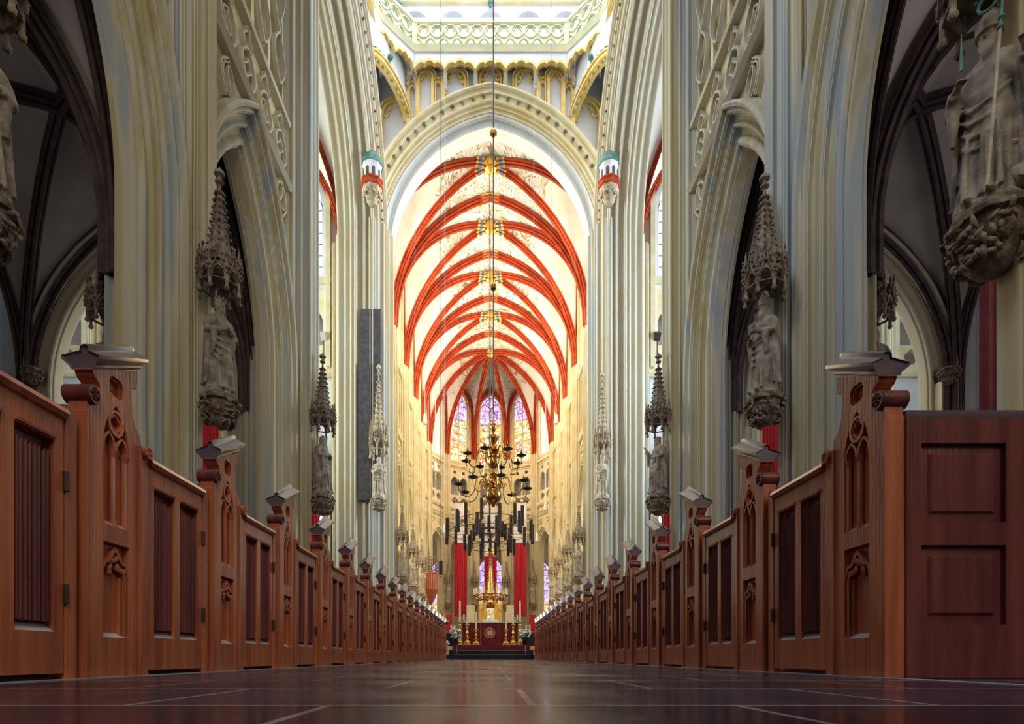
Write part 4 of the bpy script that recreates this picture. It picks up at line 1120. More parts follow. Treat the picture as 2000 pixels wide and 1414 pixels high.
    if head == 'mitre':
        rings = []
        for z, rx, ry in ((1.715, .098, .105), (1.76, .105, .108), (1.84, .112, .09), (1.90, .095, .060), (1.97, .045, .030), (2.01, .008, .01)):
            rings.append([(rx * cos(t), hy + ry * sin(t) - (.03 * (z - 1.7)), z) for t in [2 * pi * i / 20 for i in range(20)]])
        mb.loft(rings)
        for i in range(9): mb.ball((0, hy + .108 - .0 * i - .012 * i * (i > 3), 1.73 + .028 * i), .011, 5, 4)
        mb.tube([(.105 * cos(t), hy + .11 * sin(t), 1.725) for t in [2 * pi * i / 20 for i in range(20)]], .013, 6, closed=True)
    def arm(q, el, wr, fing):
        mb.tube([(q * .20, 0, 1.38), (q * .245, .0, 1.28), el, ((el[0] + wr[0]) / 2, (el[1] + wr[1]) / 2, (el[2] + wr[2]) / 2), wr], [.07, .078, .072, .066, .055], 10)
        mb.tube([((el[0] + wr[0]) / 2, (el[1] + wr[1]) / 2, (el[2] + wr[2]) / 2 - .02), ((el[0] + wr[0]) / 2, (el[1] + wr[1]) / 2 - .01, (el[2] + wr[2]) / 2 - .22), ((el[0] + wr[0]) / 2 + q * .01, (el[1] + wr[1]) / 2 - .02, (el[2] + wr[2]) / 2 - .42)], [.065, .05, .022], 8)
        w_ = Vector(wr); d = (Vector(fing) - w_).normalized(); sd = d.cross(Vector((0, 0, 1))); sd = sd.normalized() if sd.length > .1 else Vector((1, 0, 0)); up = sd.cross(d)
        pm = w_ + d * .055; mb.tube([w_ - d * .02, w_ + d * .03, w_ + d * .085], [.026, .036, .033], 8)
        for i in range(4):
            b = w_ + d * .075 + sd * (.036 - .024 * i) if True else pm
            mb.tube([b, b + d * (.038 + .008 * (i in (1, 2))) - up * .006, b + d * .055 - up * .035], [.0125, .0115, .009], 6)
        mb.tube([w_ + d * .03 + up * .02, w_ + d * .06 + up * .045, w_ + d * .085 + up * .042], [.014, .013, .010], 6)
    if pose == 'fold':
        arm(-1, (-.275, .06, 1.12), (-.10, .235, 1.17), (.0, .26, 1.20)); arm(1, (.275, .06, 1.12), (.11, .235, 1.13), (.0, .27, 1.15))
    elif pose == 'staff':
        arm(1, (.30, .05, 1.13), (.21, .24, 1.20), (.13, .30, 1.24)); arm(-1, (-.30, .03, 1.12), (-.33, .22, 1.18), (-.34, .30, 1.27))
    elif pose == 'read':
        arm(-1, (-.265, .08, 1.11), (-.10, .27, 1.15), (-.03, .33, 1.16)); arm(1, (.265, .08, 1.11), (.13, .24, 1.05), (.04, .31, 1.06))
    elif pose == 'raise':
        arm(1, (.33, .08, 1.25), (.34, .22, 1.42), (.35, .26, 1.55)); arm(-1, (-.27, .06, 1.11), (-.12, .24, 1.08), (-.02, .28, 1.08))
    if held == 'book': mb.loft([[(-.09, .30, 1.14 + z), (.05, .33, 1.10 + z), (.05, .37, 1.10 + z), (-.09, .34, 1.14 + z)] for z in (0, .20)])
    if held == 'child':
        mb.ball((-.12, .26, 1.22), .09, 10, 6, sz=.14); mb.ball((-.11, .27, 1.40), .055, 8, 6, sz=.065)
    mb.lathe([(.30, -.06), (.30, -.005), (.27, .01)], n=8)
    o = mb.build('statue', 'statue_stone', smooth=0, recalc=True)
    md = o.modifiers.new('r', 'REMESH'); md.mode = 'VOXEL'; md.voxel_size = vox
    sm = o.modifiers.new('s', 'SMOOTH'); sm.iterations = 1; sm.factor = .4
    dg = bpy.context.evaluated_depsgraph_get(); me = bpy.data.meshes.new_from_object(o.evaluated_get(dg))
    me.polygons.foreach_set('use_smooth', [True] * len(me.polygons))
    COL.objects.unlink(o); bpy.data.objects.remove(o)
    me.name = 'statue'
    return me
FIG = {}
def fig_mesh(key, mat_name, **kw):
    if (key, mat_name) not in FIG:
        if key not in FIG: FIG[key] = figure(**kw)
        me = FIG[key].copy(); me.materials.clear(); me.materials.append(MATS[mat_name]); FIG[(key, mat_name)] = me
    return FIG[(key, mat_name)]
KW = {'queen': dict(head='crown', pose='fold', seed=2, vox=.014), 'bishop': dict(head='mitre', pose='staff', seed=5, beard=True, vox=.0115), 'reader': dict(head='mitre', pose='read', held='book', seed=8, beard=True, vox=.014),
      'nun': dict(head='hood', pose='fold', seed=4), 'monk': dict(head='bare', pose='read', held='book', seed=11, beard=True), 'apostle': dict(head='bare', pose='raise', seed=14, beard=True), 'mother': dict(head='crown', pose='read', held='child', seed=21)}
def statue(key, loc, rz, label, mat_name='statue_stone', k=1.0, group=None, tilt=0):
    o = bpy.data.objects.new('statue', fig_mesh(key, mat_name, **KW[key])); COL.objects.link(o)
    o.location = (loc[0], loc[1], loc[2] + .06 * k); o.rotation_euler = (tilt, 0, rz); o.scale = (k, k, k); tag(o, label, 'statue', group); return o

# ------------------------------------------------------------------ canopies and corbels (one of each, copied)
def canopy_proto(m1):
    root = empty('stone_canopy'); R = .36
    b = MB(); n = 8
    for i in range(n):
        t0, t1 = 2 * pi * (i - .5) / n, 2 * pi * (i + .5) / n; a = Vector((R * cos(t0), R * sin(t0), 0)); c = Vector((R * cos(t1), R * sin(t1), 0)); e = (c - a).normalized(); L_ = (c - a).length; nn = Vector((cos((t0 + t1) / 2), sin((t0 + t1) / 2), 0))
        P = lambda x, h, v: tuple(a + e * x + nn * v + Vector((0, 0, h)))
        hole = [(L_ / 2 + x, h) for x, h in arc_arch(L_ * .34, L_ * .5, .10, 6)] + [(L_ / 2 - L_ * .34, .02), (L_ / 2 + L_ * .34, .02)]
        b.plate([(0, 0), (L_, 0), (L_, .30), (L_ / 2 + .05, .36), (L_ / 2, .56), (L_ / 2 - .05, .36), (0, .30)], [hole, foil(L_ / 2, .35, .035, 4, 0, 12)], -.03, .03, P)
        b.ribbon([(0, .12), (L_ * .3, .30), (L_ / 2, .60), (L_ * .7, .30), (L_, .12)], .03, .02, .07, P)
        for q in range(3):
            for g in (-1, 1): b.ball(P(L_ / 2 + g * (.13 - .035 * q), .22 + .12 * q, .06), .030, 5, 4)
        b.ball(P(L_ / 2, .64, .04), .035, 5, 4)
        # corner pinnacle and pendant
        p = a * 1.03; b.cyl((p.x, p.y, -.12), (p.x, p.y, .45), .032, .028, 6); b.cyl((p.x, p.y, .45), (p.x, p.y, .78), .036, .004, 6); b.ball((p.x, p.y, -.15), .05, 6, 5)
        for q in range(3): b.ball((p.x, p.y, .48 + .09 * q), .042 - .008 * q, 5, 4)
    b.lathe([(.0, .18), (R * .9, .20), (R * .9, .26), (.0, .30)], n=8)
    b.build('arcade', m1, root)
    sp = MB().lathe([(.24, .28), (.235, .62), (.20, .68), (.025, 1.98), (.03, 2.02)], n=8)
    for i in range(8):
        t = 2 * pi * i / 8
        for q in range(9):
            z = .70 + .14 * q; r = .20 - .175 * (z - .68) / 1.30; sp.ball((cos(t) * (r + .03), sin(t) * (r + .03), z), .034, 6, 4, sz=.028)
        sp.cyl((cos(t) * .26, sin(t) * .26, .3), (cos(t) * .22, sin(t) * .22, .95), .022, .003, 5)
    sp.build('spire', m1, root)
    f = MB().lathe([(.03, 2.0), (.085, 2.04), (.085, 2.07), (.035, 2.10), (.035, 2.16), (.10, 2.19), (.10, 2.24), (.03, 2.30), (.01, 2.34)], n=8)
    f.build('finial', m1, root)
    return root
def corbel_proto(m1):
    root = empty('stone_corbel')
    MB().lathe([(.02, -.62), (.14, -.58), (.22, -.48), (.30, -.12), (.36, -.10), (.37, -.05), (.33, -.03), (.33, 0)], n=8).build('bracket', m1, root)
    f = MB(); rnd = random.Random(9)
    for i in range(95):
        t = rnd.uniform(0, 2 * pi); z = rnd.uniform(-.52, -.12); r = .21 + (z + .5) * .32
        c_ = Vector((r * cos(t), r * sin(t), z)); a_ = rnd.uniform(0, 2 * pi); tg = Vector((-sin(t), cos(t), 0)) * cos(a_) + Vector((cos(t) * .35, sin(t) * .35, 1)) * sin(a_); L_ = rnd.uniform(.04, .085); o_ = Vector((cos(t), sin(t), -.2))
        f.tube([c_ - tg * L_, c_ - tg * L_ * .3 + o_ * .045, c_ + tg * L_ * .4 + o_ * .055, c_ + tg * L_ + o_ * .02], [.008, rnd.uniform(.022, .036), rnd.uniform(.02, .034), .006], 6)
    f.build('carved_leaves', m1, root, smooth=70)
    return root
CP = {m: canopy_proto(m) for m in ('carved', 'carved_light')}; CB = {m: corbel_proto(m) for m in ('carved', 'carved_light')}
USED = set()
def place(protos, m, loc, k, rz, label, cat, group):
    p = protos[m]
    o = p if p.name not in USED else copy_tree(p)
    USED.add(p.name); o.location = loc; o.scale = (k, k, k) if not isinstance(k, tuple) else k; o.rotation_euler = (0, 0, rz); tag(o, label, cat, group); return o
def niche(x, y, base, key, rz, where, desc, m='carved', sm='statue_stone', k=1.0, ck=None, cz=None, with_canopy=True):
    statue(key, (x, y, base), rz, desc + ' ' + where, sm, k, 'statues on the piers')
    place(CB, m, (x, y, base - .0), k, 0, 'leafy stone corbel under the statue ' + where, 'corbel', 'leafy corbels on the piers')
    if with_canopy:
        cz = base + 2.10 * k if cz is None else cz
        place(CP, m, (x, y, cz), ck or k, pi / 8, 'crocketed spire canopy over the statue ' + where, 'canopy', 'spire canopies on the piers')
H = pi / 2
niche(-5.22, 10.85, 5.08, 'queen', -H - .6, 'on the pier left of the aisle', 'crowned cloaked stone statue')
niche(5.28, 10.85, 5.08, 'reader', H + .35, 'on the pier right of the aisle', 'bishop statue with book and mitre', k=.98)
niche(-5.2, 17.45, 5.08, 'nun', -H - .3, 'beside the left transept opening', 'hooded grey stone statue')
niche(5.2, 17.45, 5.08, 'apostle', H + .3, 'beside the right transept opening', 'robed grey stone statue')
niche(5.34, 6.02, 4.80, 'bishop', H + .55, 'at the top right corner of the frame', 'large bishop statue with crozier', k=1.07, cz=7.10)
niche(-5.45, 5.98, 4.95, 'apostle', -H - .55, 'cut by the left edge of the frame', 'stone statue mostly hidden', k=1.0, cz=7.1)
niche(-8.0, 11.8, 5.06, 'nun', -2.2, 'seen above the tall pew end at left', 'shadowed hooded statue', k=1.0)
niche(8.0, 11.8, 5.06, 'nun', 2.6, 'seen above the tall pew end at right', 'shadowed hooded statue', k=1.0)
for s in (-1, 1):
    place(CP, 'carved', (s * 14.1, 17.6, 6.6), 1.0, pi / 8, 'dark spire canopy at the far aisle pier, %s side' % SIDE[s], 'canopy', 'spire canopies on the piers')
    place(CB, 'carved', (s * 14.0, 17.2, 8.9), .8, 0, 'small leafy corbel in the %s aisle' % SIDE[s], 'corbel', 'leafy corbels on the piers')
niche(-5.62, 28.35, 8.1, 'monk', pi, 'against the left pier of the choir arch', 'bearded pale stone statue', m='carved_light', sm='statue_light', k=1.12, ck=(1.2, 1.2, 1.9))
niche(5.62, 28.35, 8.1, 'reader', pi, 'against the right pier of the choir arch', 'mitred pale statue', m='carved_light', sm='statue_light', k=1.1, ck=(1.1, 1.1, 1.75))
keys = ['apostle', 'monk', 'mother', 'queen', 'reader']
for s in (-1, 1):
    for i in range(4):
        niche(s * 5.50, TY[i + 1] - .1, 5.2, keys[(i + (s > 0)) % 5], s * (H + .35), 'on choir pier %s from the crossing, %s wall' % (('one', 'two', 'three', 'four')[i], SIDE[s]), 'robed pale statue', m='carved_light', sm='statue_light')
    for j, (x, y) in enumerate(((4.22, 56.55), (1.62, 58.15))):
        niche(s * x, y, 5.6, keys[(j * 2 + (s > 0)) % 5], s * .3 + pi, ('on the outer apse pier, %s' if j == 0 else 'beside the high altar, %s') % SIDE[s], 'robed cream statue', m='carved_light', sm='statue_light')
# crozier and dagger held by the big bishop, goose at his feet
st = MB().tube([(0, 0, -1.15), (0, 0, .45)], .015, 16); c = MB(); pts = [(0, 0, .45), (0, 0, .75)] + [(.115 - .115 * cos(t) * (1 - t / 14), 0, .80 + .115 * sin(t) * (1 - t / 14)) for t in [i * .45 for i in range(18)]]
c.tube(pts, .014, 14)
for z in (.45, .55): c.lathe([(.014, -.03), (.032, -.01), (.032, .01), (.014, .03)], (0, 0, z), 16)
for i in range(6): c.ball((.115 - .14 * cos(i * .5), 0, .80 + .14 * sin(i * .5)), .02, 6, 4)
a = 2.12
o = st.build('crozier', 'statue_light', loc=(5.16, 5.74, 6.05)); c.build('crook', 'verdigris', o); o.rotation_euler = (0.05, -.05, a); tag(o, 'green crozier staff held by the large bishop statue', 'crozier')
o = MB().tube([(0, 0, -.1), (0, 0, .0), (0, 0, .02), (0, 0, .28)], [.014, .014, .016, .003], 14).build('dagger', 'verdigris', loc=(4.90, 5.86, 6.28)); tag(o, 'thin pointed blade held up by the large bishop statue', 'dagger')
g = MB().tube([(-.16, 0, .12), (-.06, 0, .10), (.06, 0, .13), (.15, 0, .2)], [.03, .10, .11, .05], 10); g.tube([(.13, 0, .18), (.19, 0, .28), (.17, 0, .40), (.12, .0, .44), (.06, 0, .43)], [.05, .032, .026, .032, .008], 8)
for q in (-1, 1): g.loft([[(x, q * (.09 + .02 * sin(i)), z) for i, (x, z) in enumerate(((-.16, .1), (0, .04), (.09, .1), (.05, .2), (-.1, .18)))], [(x, q * .06, z) for x, z in ((-.16, .1), (0, .04), (.09, .1), (.05, .2), (-.1, .18))]])
g = g.build('goose_statue', 'statue_stone', loc=(5.50, 5.70, 4.82)); g.rotation_euler = (0, 0, 2.4); g.scale = (1.3,) * 3; tag(g, 'carved stone goose at the feet of the large bishop statue', 'statue')
# small painted figures on the turrets
for s in (-1, 1): statue('nun' if s > 0 else 'apostle', (s * 5.95, 28.3, 25.40), pi - s * .3, 'small painted figure on the %s turret of the choir arch' % SIDE[s], 'oak', .72, 'figures on the turrets')

# wooden backboards behind the left choir arch statue
b = MB().box(-6.65, -5.62, 28.80, 28.92, 8.0, 17.9); b.box(-6.75, -6.2, 28.72, 28.8, 8.1, 15.1)
tag(b.build('backboard', 'slate_board'), 'dark grey boarding behind the canopied statue left of the choir arch', 'board')
# ------------------------------------------------------------------ brass chandelier
def brass_chandelier():
    Y = 24.0; X = 5.6 / 1100 * Y
    root = empty('brass_chandelier', (X, Y, 6.6)); tag(root, 'large brass chandelier with two tiers of curved arms and a polished ball', 'chandelier')
    MB().ball((0, 0, .38), .36, 28, 16).build('globe', 'brass', root)
    MB().lathe([(.02, -.12), (.07, -.08), (.10, 0), (.06, .06)], n=16).build('pendant_knob', 'brass', root)
    MB().lathe([(.14, .68), (.10, .75), (.16, .82), (.30, .86), (.30, .92), (.12, 1.0), (.10, 1.1), (.22, 1.18), (.24, 1.25), (.12, 1.35), (.09, 1.5), (.20, 1.62), (.26, 1.80), (.22, 1.95), (.28, 2.0), (.28, 2.05), (.12, 2.1), (.15, 2.2), (.26, 2.3), (.26, 2.4), (.10, 2.5), (.14, 2.65), (.22, 2.8), (.20, 2.92), (.10, 3.0), (.06, 3.1), (.15, 3.25), (.14, 3.38), (.05, 3.5), (.03, 3.55)], n=20).build('stem', 'brass', root)
    MB().tube([(.17 * cos(2 * pi * i / 20), 0, 3.72 + .17 * sin(2 * pi * i / 20)) for i in range(20)], .022, 6, closed=True).cyl((-.17, 0, 3.72), (.17, 0, 3.72), .015).cyl((0, 0, 3.55), (0, 0, 3.9), .015).build('ring', 'brass', root)
    for tier, (n, z0, rr, zp, ph) in enumerate(((8, .88, 1.50, .75, .2), (8, 2.02, 1.22, 1.95, .5))):
        for i in range(n):
            t = 2 * pi * i / n + ph; d = Vector((cos(t), sin(t), 0))
            def q(r, z): return d * r + Vector((0, 0, z))
            path = [q(.2, z0), q(.35, z0 + .22), q(.55, z0 + .30), q(.72, z0 + .15), q(.78, z0 - .12), q(.85, z0 - .40), q(1.02 * rr / 1.45, z0 - .58), q(rr * .85, z0 - .56), q(rr * .97, z0 - .38), q(rr, zp - .06)]
            # smooth
            pts = []
            for k in range(len(path) - 1):
                p0, p1, p2, p3 = path[max(k - 1, 0)], path[k], path[k + 1], path[min(k + 2, len(path) - 1)]
                for j in range(4):
                    u = j / 4; pts.append(.5 * ((2 * p1) + (p2 - p0) * u + (2 * p0 - 5 * p1 + 4 * p2 - p3) * u * u + (3 * p1 - p0 - 3 * p2 + p3) * u ** 3))
            pts.append(path[-1])
            a = MB().tube(pts, .024, 6)
            a.tube([q(.42 + .16 * cos(w_) * (1 - w_ / 12), z0 - .05 + .16 * sin(w_) * (1 - w_ / 12)) for w_ in [k * .4 for k in range(20)]], .015, 5)
            if tier: a.tube([q(.26 + .10 * k, z0 + .05 + .09 * k) for k in range(3)] + [q(.50 + .15 * sin(w_) * (1 - w_ / 9), z0 + .52 - .26 * cos(w_) * (1 - w_ / 11)) for w_ in [k * .4 for k in range(16)]], .016, 5)
            a = a.build('arm', 'brass', root)
            p = q(rr, zp)
            MB().lathe([(.02, -.08), (.05, -.05), (.19, .0), (.21, .03), (.05, .02), (.04, .06), (.05, .14), (.03, .15), (.02, .24)], tuple(p), 14).build('drip_pan', 'iron', a)
    r = MB().cyl((X, Y, 10.45), (X, Y, 41), .028, n=6); tag(r.build('suspension_rod', 'rope'), 'long dark rod holding up the brass chandelier', 'rod')
    for z, rr in ((22.4, .16), (15.85, .15), (27.1, .06)):
        tag(MB().lathe([(.02, rr * 1.5), (rr * .6, rr), (rr, rr * .2), (rr * .9, -rr * .5), (rr * .3, -rr), (.02, -rr)], (X, Y, z), 14).build('rod_knob', 'brass'), 'brown wooden knob on the chandelier rod, ' + {22.4: 'below the tip of the choir arch', 15.85: 'amid the red ribs', 27.1: 'small one in front of the gallery fascia'}[z], 'knob', 'knobs on the chandelier rod')
brass_chandelier()

# ------------------------------------------------------------------ modern ring chandelier of dark tubes
def ring_chandelier():
    Y = 33.0; X = -.06
    root = empty('ring_chandelier', (X, Y, 7.3)); tag(root, 'wide modern chandelier of dark vertical tubes on thin wheels', 'chandelier')
    hub = MB().cyl((0, 0, -1.1), (0, 0, 2.0), .035, n=8)
    for z in (-.9, -.35, .2, .7): hub.ball((0, 0, z), .10, 10, 6)
    hub.build('hub', 'iron', root)
    for n, r, z, L_, ph in ((13, 2.55, .05, 1.15, .1), (12, 1.95, .75, 1.15, .3), (10, 1.45, -.75, .95, .05), (7, .95, .15, .9, .2)):
        MB().tube([(r * .96 * cos(2 * pi * i / 40), r * .96 * sin(2 * pi * i / 40), z) for i in range(40)], .018, 5, closed=True).build('wheel', 'iron', root)
        for i in range(n):
            t = 2 * pi * i / n + ph
            if r > 1.2: MB().cyl((0, 0, z * .5), (r * cos(t), r * sin(t), z), .013, n=5).build('spoke', 'iron', root)
            dz = .12 * (i % 3)
            MB().cyl((r * cos(t), r * sin(t), z - L_ / 2 + dz), (r * cos(t), r * sin(t), z + L_ / 2 + dz), .10, n=12).build('lamp_tube', 'iron', root)
    tag(MB().cyl((X, Y, 9.3), (X, Y, 29), .02, n=6).build('suspension_cable', 'rope'), 'thin cable holding the ring of dark tubes', 'cable')
ring_chandelier()

# ------------------------------------------------------------------ crown chandelier with candles and the gilt ball above it
def crown_chandelier():
    Y = 38.0; root = empty('candle_chandelier', (0, Y, 4.1)); tag(root, 'ornate gilt crown chandelier with a circle of white candles in front of the high altar', 'chandelier')
    m = MB().lathe([(.03, -.7), (.12, -.55), (.25, -.3), (.10, -.1), (.18, .1), (.25, .3), (.12, .6), (.16, .9), (.07, 1.3), (.10, 1.6), (.03, 2.1)], n=14); m.build('stem', 'gilt', root)
    r = MB().tube([(.9 * cos(2 * pi * i / 36), .9 * sin(2 * pi * i / 36), 0) for i in range(36)], .05, 6, closed=True)
    r.tube([(.9 * cos(2 * pi * i / 36), .9 * sin(2 * pi * i / 36), .18 + .04 * (i % 2)) for i in range(36)], .03, 5, closed=True)
    for i in range(24): t = 2 * pi * i / 24; r.ball((.92 * cos(t), .92 * sin(t), -.12 + .06 * (i % 2)), .08, 6, 4)
    r.build('crown_band', 'brass', root)
    for i in range(12):
        t = 2 * pi * i / 12 + .1; c_, s_ = cos(t), sin(t)
        a = MB().tube([(.2 * c_, .2 * s_, .3), (.55 * c_, .55 * s_, -.1), (.95 * c_, .95 * s_, -.15), (1.12 * c_, 1.12 * s_, .1)], .028, 5); a.lathe([(.03, 0), (.11, .05), (.11, .08), (.04, .1)], (1.12 * c_, 1.12 * s_, .1), 8)
        a = a.build('arm', 'brass', root)
        MB().cyl((1.12 * c_, 1.12 * s_, .18), (1.12 * c_, 1.12 * s_, .62), .055, .05, 8).build('candle', 'wax', a)
    tag(MB().ball((0, Y, 7.15), .27, 18, 12).build('gilt_ball', 'gilt'), 'gilded ball hanging above the crown of candles', 'ball')
    tag(MB().cyl((0, Y, 7.4), (0, Y, 28.9), .018, n=5).build('suspension_cable', 'rope'), 'cable of the gilded ball running up to the choir vault', 'cable')
    tag(MB().cyl((0, Y, 6.2), (0, Y, 6.9), .018, n=5).build('suspension_cable', 'rope'), 'short cable between the gilded ball and the crown of candles', 'cable')
crown_chandelier()
# loudspeaker on its wire, other cables from the lantern
tag(MB().cyl((-1.76, 20, 3.02), (-1.76, 20, 3.50), .085, n=14).ball((-1.76, 20, 2.95), .03, 6, 4).build('hanging_loudspeaker', 'iron'), 'dark cylindrical loudspeaker hanging left of the ring of tubes', 'loudspeaker')
for x, y, z0, r, mt, lb in ((-1.76, 20, 3.5, .012, 'rope', 'black cable of the dark hanging loudspeaker'), (-2.1, 26, 8, .010, 'wire', 'pale cable left of the arch tip, from the lantern'),
                            (2.0, 26, 19, .008, 'wire', 'pale cable right of the arch tip, from the lantern'), (2.9, 27, 20, .008, 'rope', 'thin dark cable right of the arch tip'), (-2.95, 22, 12, .008, 'wire', 'thin cable crossing the left blind arcade'), (3.3, 22, 15, .006, 'wire', 'thin cable crossing the right blind arcade')):
    tag(MB().cyl((x, y, z0), (x, y, 41), r, n=5).build('hanging_cable', mt), lb, 'cable', 'cables from the lantern')
# small white loudspeakers hanging in the choir
for x, y, h, lb in ((-5.35, 46, 19.6, 'upper'), (5.35, 46, 19.6, 'upper'), (-4.9, 50, 17.0, 'middle'), (4.9, 50, 13.6, 'middle'), (-4.3, 52, 12.0, 'lower'), (4.3, 52, 11.2, 'lower')):
    o = MB().lathe([(.17, -.45), (.18, -.2), (.11, .3), (.04, .4), (.015, .45), (.012, 24.9 - h)], (x, y, h), 12).build('bell_loudspeaker', 'speaker_grey')
    tag(o, '%s white bell-shaped loudspeaker hanging at the %s side of the choir' % (lb, 'left' if x < 0 else 'right'), 'loudspeaker', 'white loudspeakers in the choir')

# ------------------------------------------------------------------ altar platform
def ti(o, lb, cat, g=None): return tag(o, lb, cat, g)
pf = empty('altar_platform', (0, 21, 0)); tag(pf, 'dark stepped altar platform at the end of the aisle', 'platform')
MB().box(-1.78, 1.82, -.3, 5.0, 0, .18).build('step', 'black_stone', pf)
MB().box(-1.55, 1.6, .05, 5.0, .18, .36).build('step', 'black_stone', pf)
MB().box(-1.45, 1.5, .4, 5.0, .36, .56).build('step', 'maroon_cloth', pf)
t_ = MB()
for z, y in ((.18, -.305), (.36, .045)): t_.box(-1.4, 1.45, y - .01, y, z - .02, z)
for x in (-1.25, 1.28): t_.box(x - .012, x + .012, -.32, -.29, .2, .52)
t_.build('edge_strip', 'kerb', pf)
AY = 23.0
al = empty('altar', (0, AY, .56)); tag(al, 'altar table draped in maroon with a round emblem in front', 'altar')
MB().box(-.86, .82, 0, .9, 0, .93).build('table', 'maroon_cloth', al)
MB().box(-1.18, 1.15, -.03, .95, .93, .965).build('altar_cloth', 'white_cloth', al)
MB().box(-1.15, -.86, .05, .9, 0, .93).build('side_panel', 'maroon_cloth', al); MB().box(.82, 1.12, .05, .9, 0, .93).build('side_panel', 'maroon_cloth', al)
f = MB(); Pf = lambda a, h, v: (a, v, h)
for x in (-.40, .38): f.box(x - .006, x + .006, -.012, 0, .02, .92)
f.build('gold_line', 'gold_paint', al)
MB().ribbon([(-.03 + .205 * cos(2 * pi * i / 32), .52 + .205 * sin(2 * pi * i / 32)) for i in range(32)], .022, -.02, 0, Pf, closed=True).build('emblem_ring', 'cream', al)
MB().plate([(-.03 + .17 * cos(2 * pi * i / 28), .52 + .17 * sin(2 * pi * i / 28)) for i in range(28)], [], -.008, 0, Pf).build('emblem_disc', 'oak', al)
lm = MB().plate([(-.14, .50), (-.10, .58), (-.04, .60), (.03, .64), (.08, .60), (.07, .55), (.10, .50), (.07, .42), (.03, .42), (.0, .47), (-.05, .45), (-.07, .41), (-.10, .42), (-.09, .48)], [[(-.01, .51), (.02, .53), (.01, .56)]], -.016, -.006, Pf)
lm.build('emblem_lamb', 'cream', al)
def candlestick(x, y, z0, hs, hc, lb):
    root = empty('candlestick', (x, y, z0)); tag(root, lb, 'candlestick', 'brass candlesticks round the altar')
    k = hs / .62
    MB().lathe([(.15, 0), (.15, .03), (.12, .05), (.13, .09), (.07, .13), (.04, .17), (.065, .21), (.065, .25), (.03, .28), (.03, .33), (.055, .37), (.03, .41), (.028, .48), (.05, .52), (.03, .55), (.09, .60), (.09, .62)], n=12).build('stem', 'gilt', root)
    MB().lathe([(.032, .60), (.030, .60 + hc), (.004, .63 + hc)], n=10).build('candle', 'wax', root)
    for o in kids(root): o.scale = (1, 1, k if o.name.startswith('stem') else 1); 
    for o in kids(root):
        if o.name.startswith('candle'): o.location.z = .60 * (k - 1)
    return root
candlestick(-.56, 21.9, .56, .62, .66, 'polished candlestick left of the emblem, in front of the altar')
candlestick(.60, 21.9, .56, .62, .66, 'polished candlestick right of the emblem, in front of the altar')
candlestick(-.92, 22.4, .56, .84, .75, 'candlestick at the left corner of the altar, second from the emblem')
candlestick(.90, 22.4, .56, .84, .75, 'candlestick at the right corner of the altar, second from the emblem')
candlestick(-1.24, 22.8, .56, .98, .85, 'outermost tall candlestick left of the altar')
candlestick(1.20, 22.8, .56, .98, .85, 'outermost tall candlestick right of the altar')
rnd = random.Random(12)
def flowers(x, y, z, lb, r=.22, mt='white_flower'):
    root = empty('flower_arrangement', (x, y, z)); tag(root, lb, 'flowers', 'flower arrangements')
    MB().lathe([(.09, 0), (.13, .1), (.11, .22), (.12, .24)], n=10).build('pot', 'black_stone', root)
    g = MB(); f_ = MB()
    for i in range(40):
        t = rnd.uniform(0, 2 * pi); rr = r * sqrt(rnd.random()); zz = .28 + .45 * rnd.random() * (1 - rr / r * .5)
        p = Vector((rr * cos(t), rr * sin(t), zz)); g.tube([(0, 0, .2), tuple(p * .6 + Vector((0, 0, .08))), tuple(p)], .006, 4)
        e = Vector((cos(t + 1), sin(t + 1), .3)) * .06; sd = Vector((-e.y, e.x, 0)) * .4
        g.add([p - e, p + sd, p + e, p - sd], [(0, 1, 2, 3)])
        if i % 3 != 2: f_.ball(tuple(p + Vector((0, 0, .03))), rnd.uniform(.03, .055), 6, 4)
    g.build('leaves', 'leaf', root); f_.build('blossoms', mt, root)
flowers(-1.40, 22.5, .56, 'white flowers left of the maroon altar', .25); flowers(1.38, 22.5, .56, 'white flowers right of the maroon altar', .25)
flowers(2.35, 22.6, 1.1, 'tall white flowers over the end of the right pews', .3); flowers(-1.75, 20.9, .2, 'small green plant beside the left end of the steps', .2)
flowers(1.95, 21.2, .45, 'pink and green flowers beside the right end of the steps', .2, 'maroon_cloth')
# dark desks and small candles beside the altar
for s in (-1, 1):
    d = MB().box(s * 1.6 - .28, s * 1.6 + .28, 23.2, 23.5, .56, .95); d.box(s * 1.58 - .35, s * 1.58 + .35, 23.15, 23.55, .95, 1.1)
    tag(d.build('desk', 'black_stone'), 'low dark desk %s of the altar' % SIDE[s], 'desk', 'dark desks beside the altar')
    for j, (x, z) in enumerate(((1.62, 1.1), (1.48, 1.1))): tag(MB().cyl((s * x, 23.3, z), (s * x, 23.3, z + .32), .035, n=8).build('pillar_candle', 'wax'), '%s short cream candle on the dark desk %s of the altar' % (('outer', 'inner')[j], SIDE[s]), 'candle', 'short candles on the desks')
    l = empty('candle_holder', (s * 1.08, 24.6, .5)); tag(l, 'small two-candle holder behind the %s end of the altar' % SIDE[s], 'candle holder', 'two-candle holders')
    MB().lathe([(.10, 0), (.03, .05), (.025, .9), (.05, 1.1), (.02, 1.2)], n=8).cyl((-.08, 0, 1.2), (.08, 0, 1.2), .015).build('stem', 'gilt', l)
    for x in (-.08, .08): MB().cyl((x, 0, 1.2), (x, 0, 1.45), .03, n=8).build('candle', 'wax', l)
lc = empty('lectern', (-1.72, 20.2, 0)); tag(lc, 'dark lectern with microphone at the end of the left pews', 'lectern')
MB().box(-.05, .05, -.05, .05, 0, 1.25).box(-.2, .2, -.2, .2, 0, .04).build('stand', 'iron', lc)
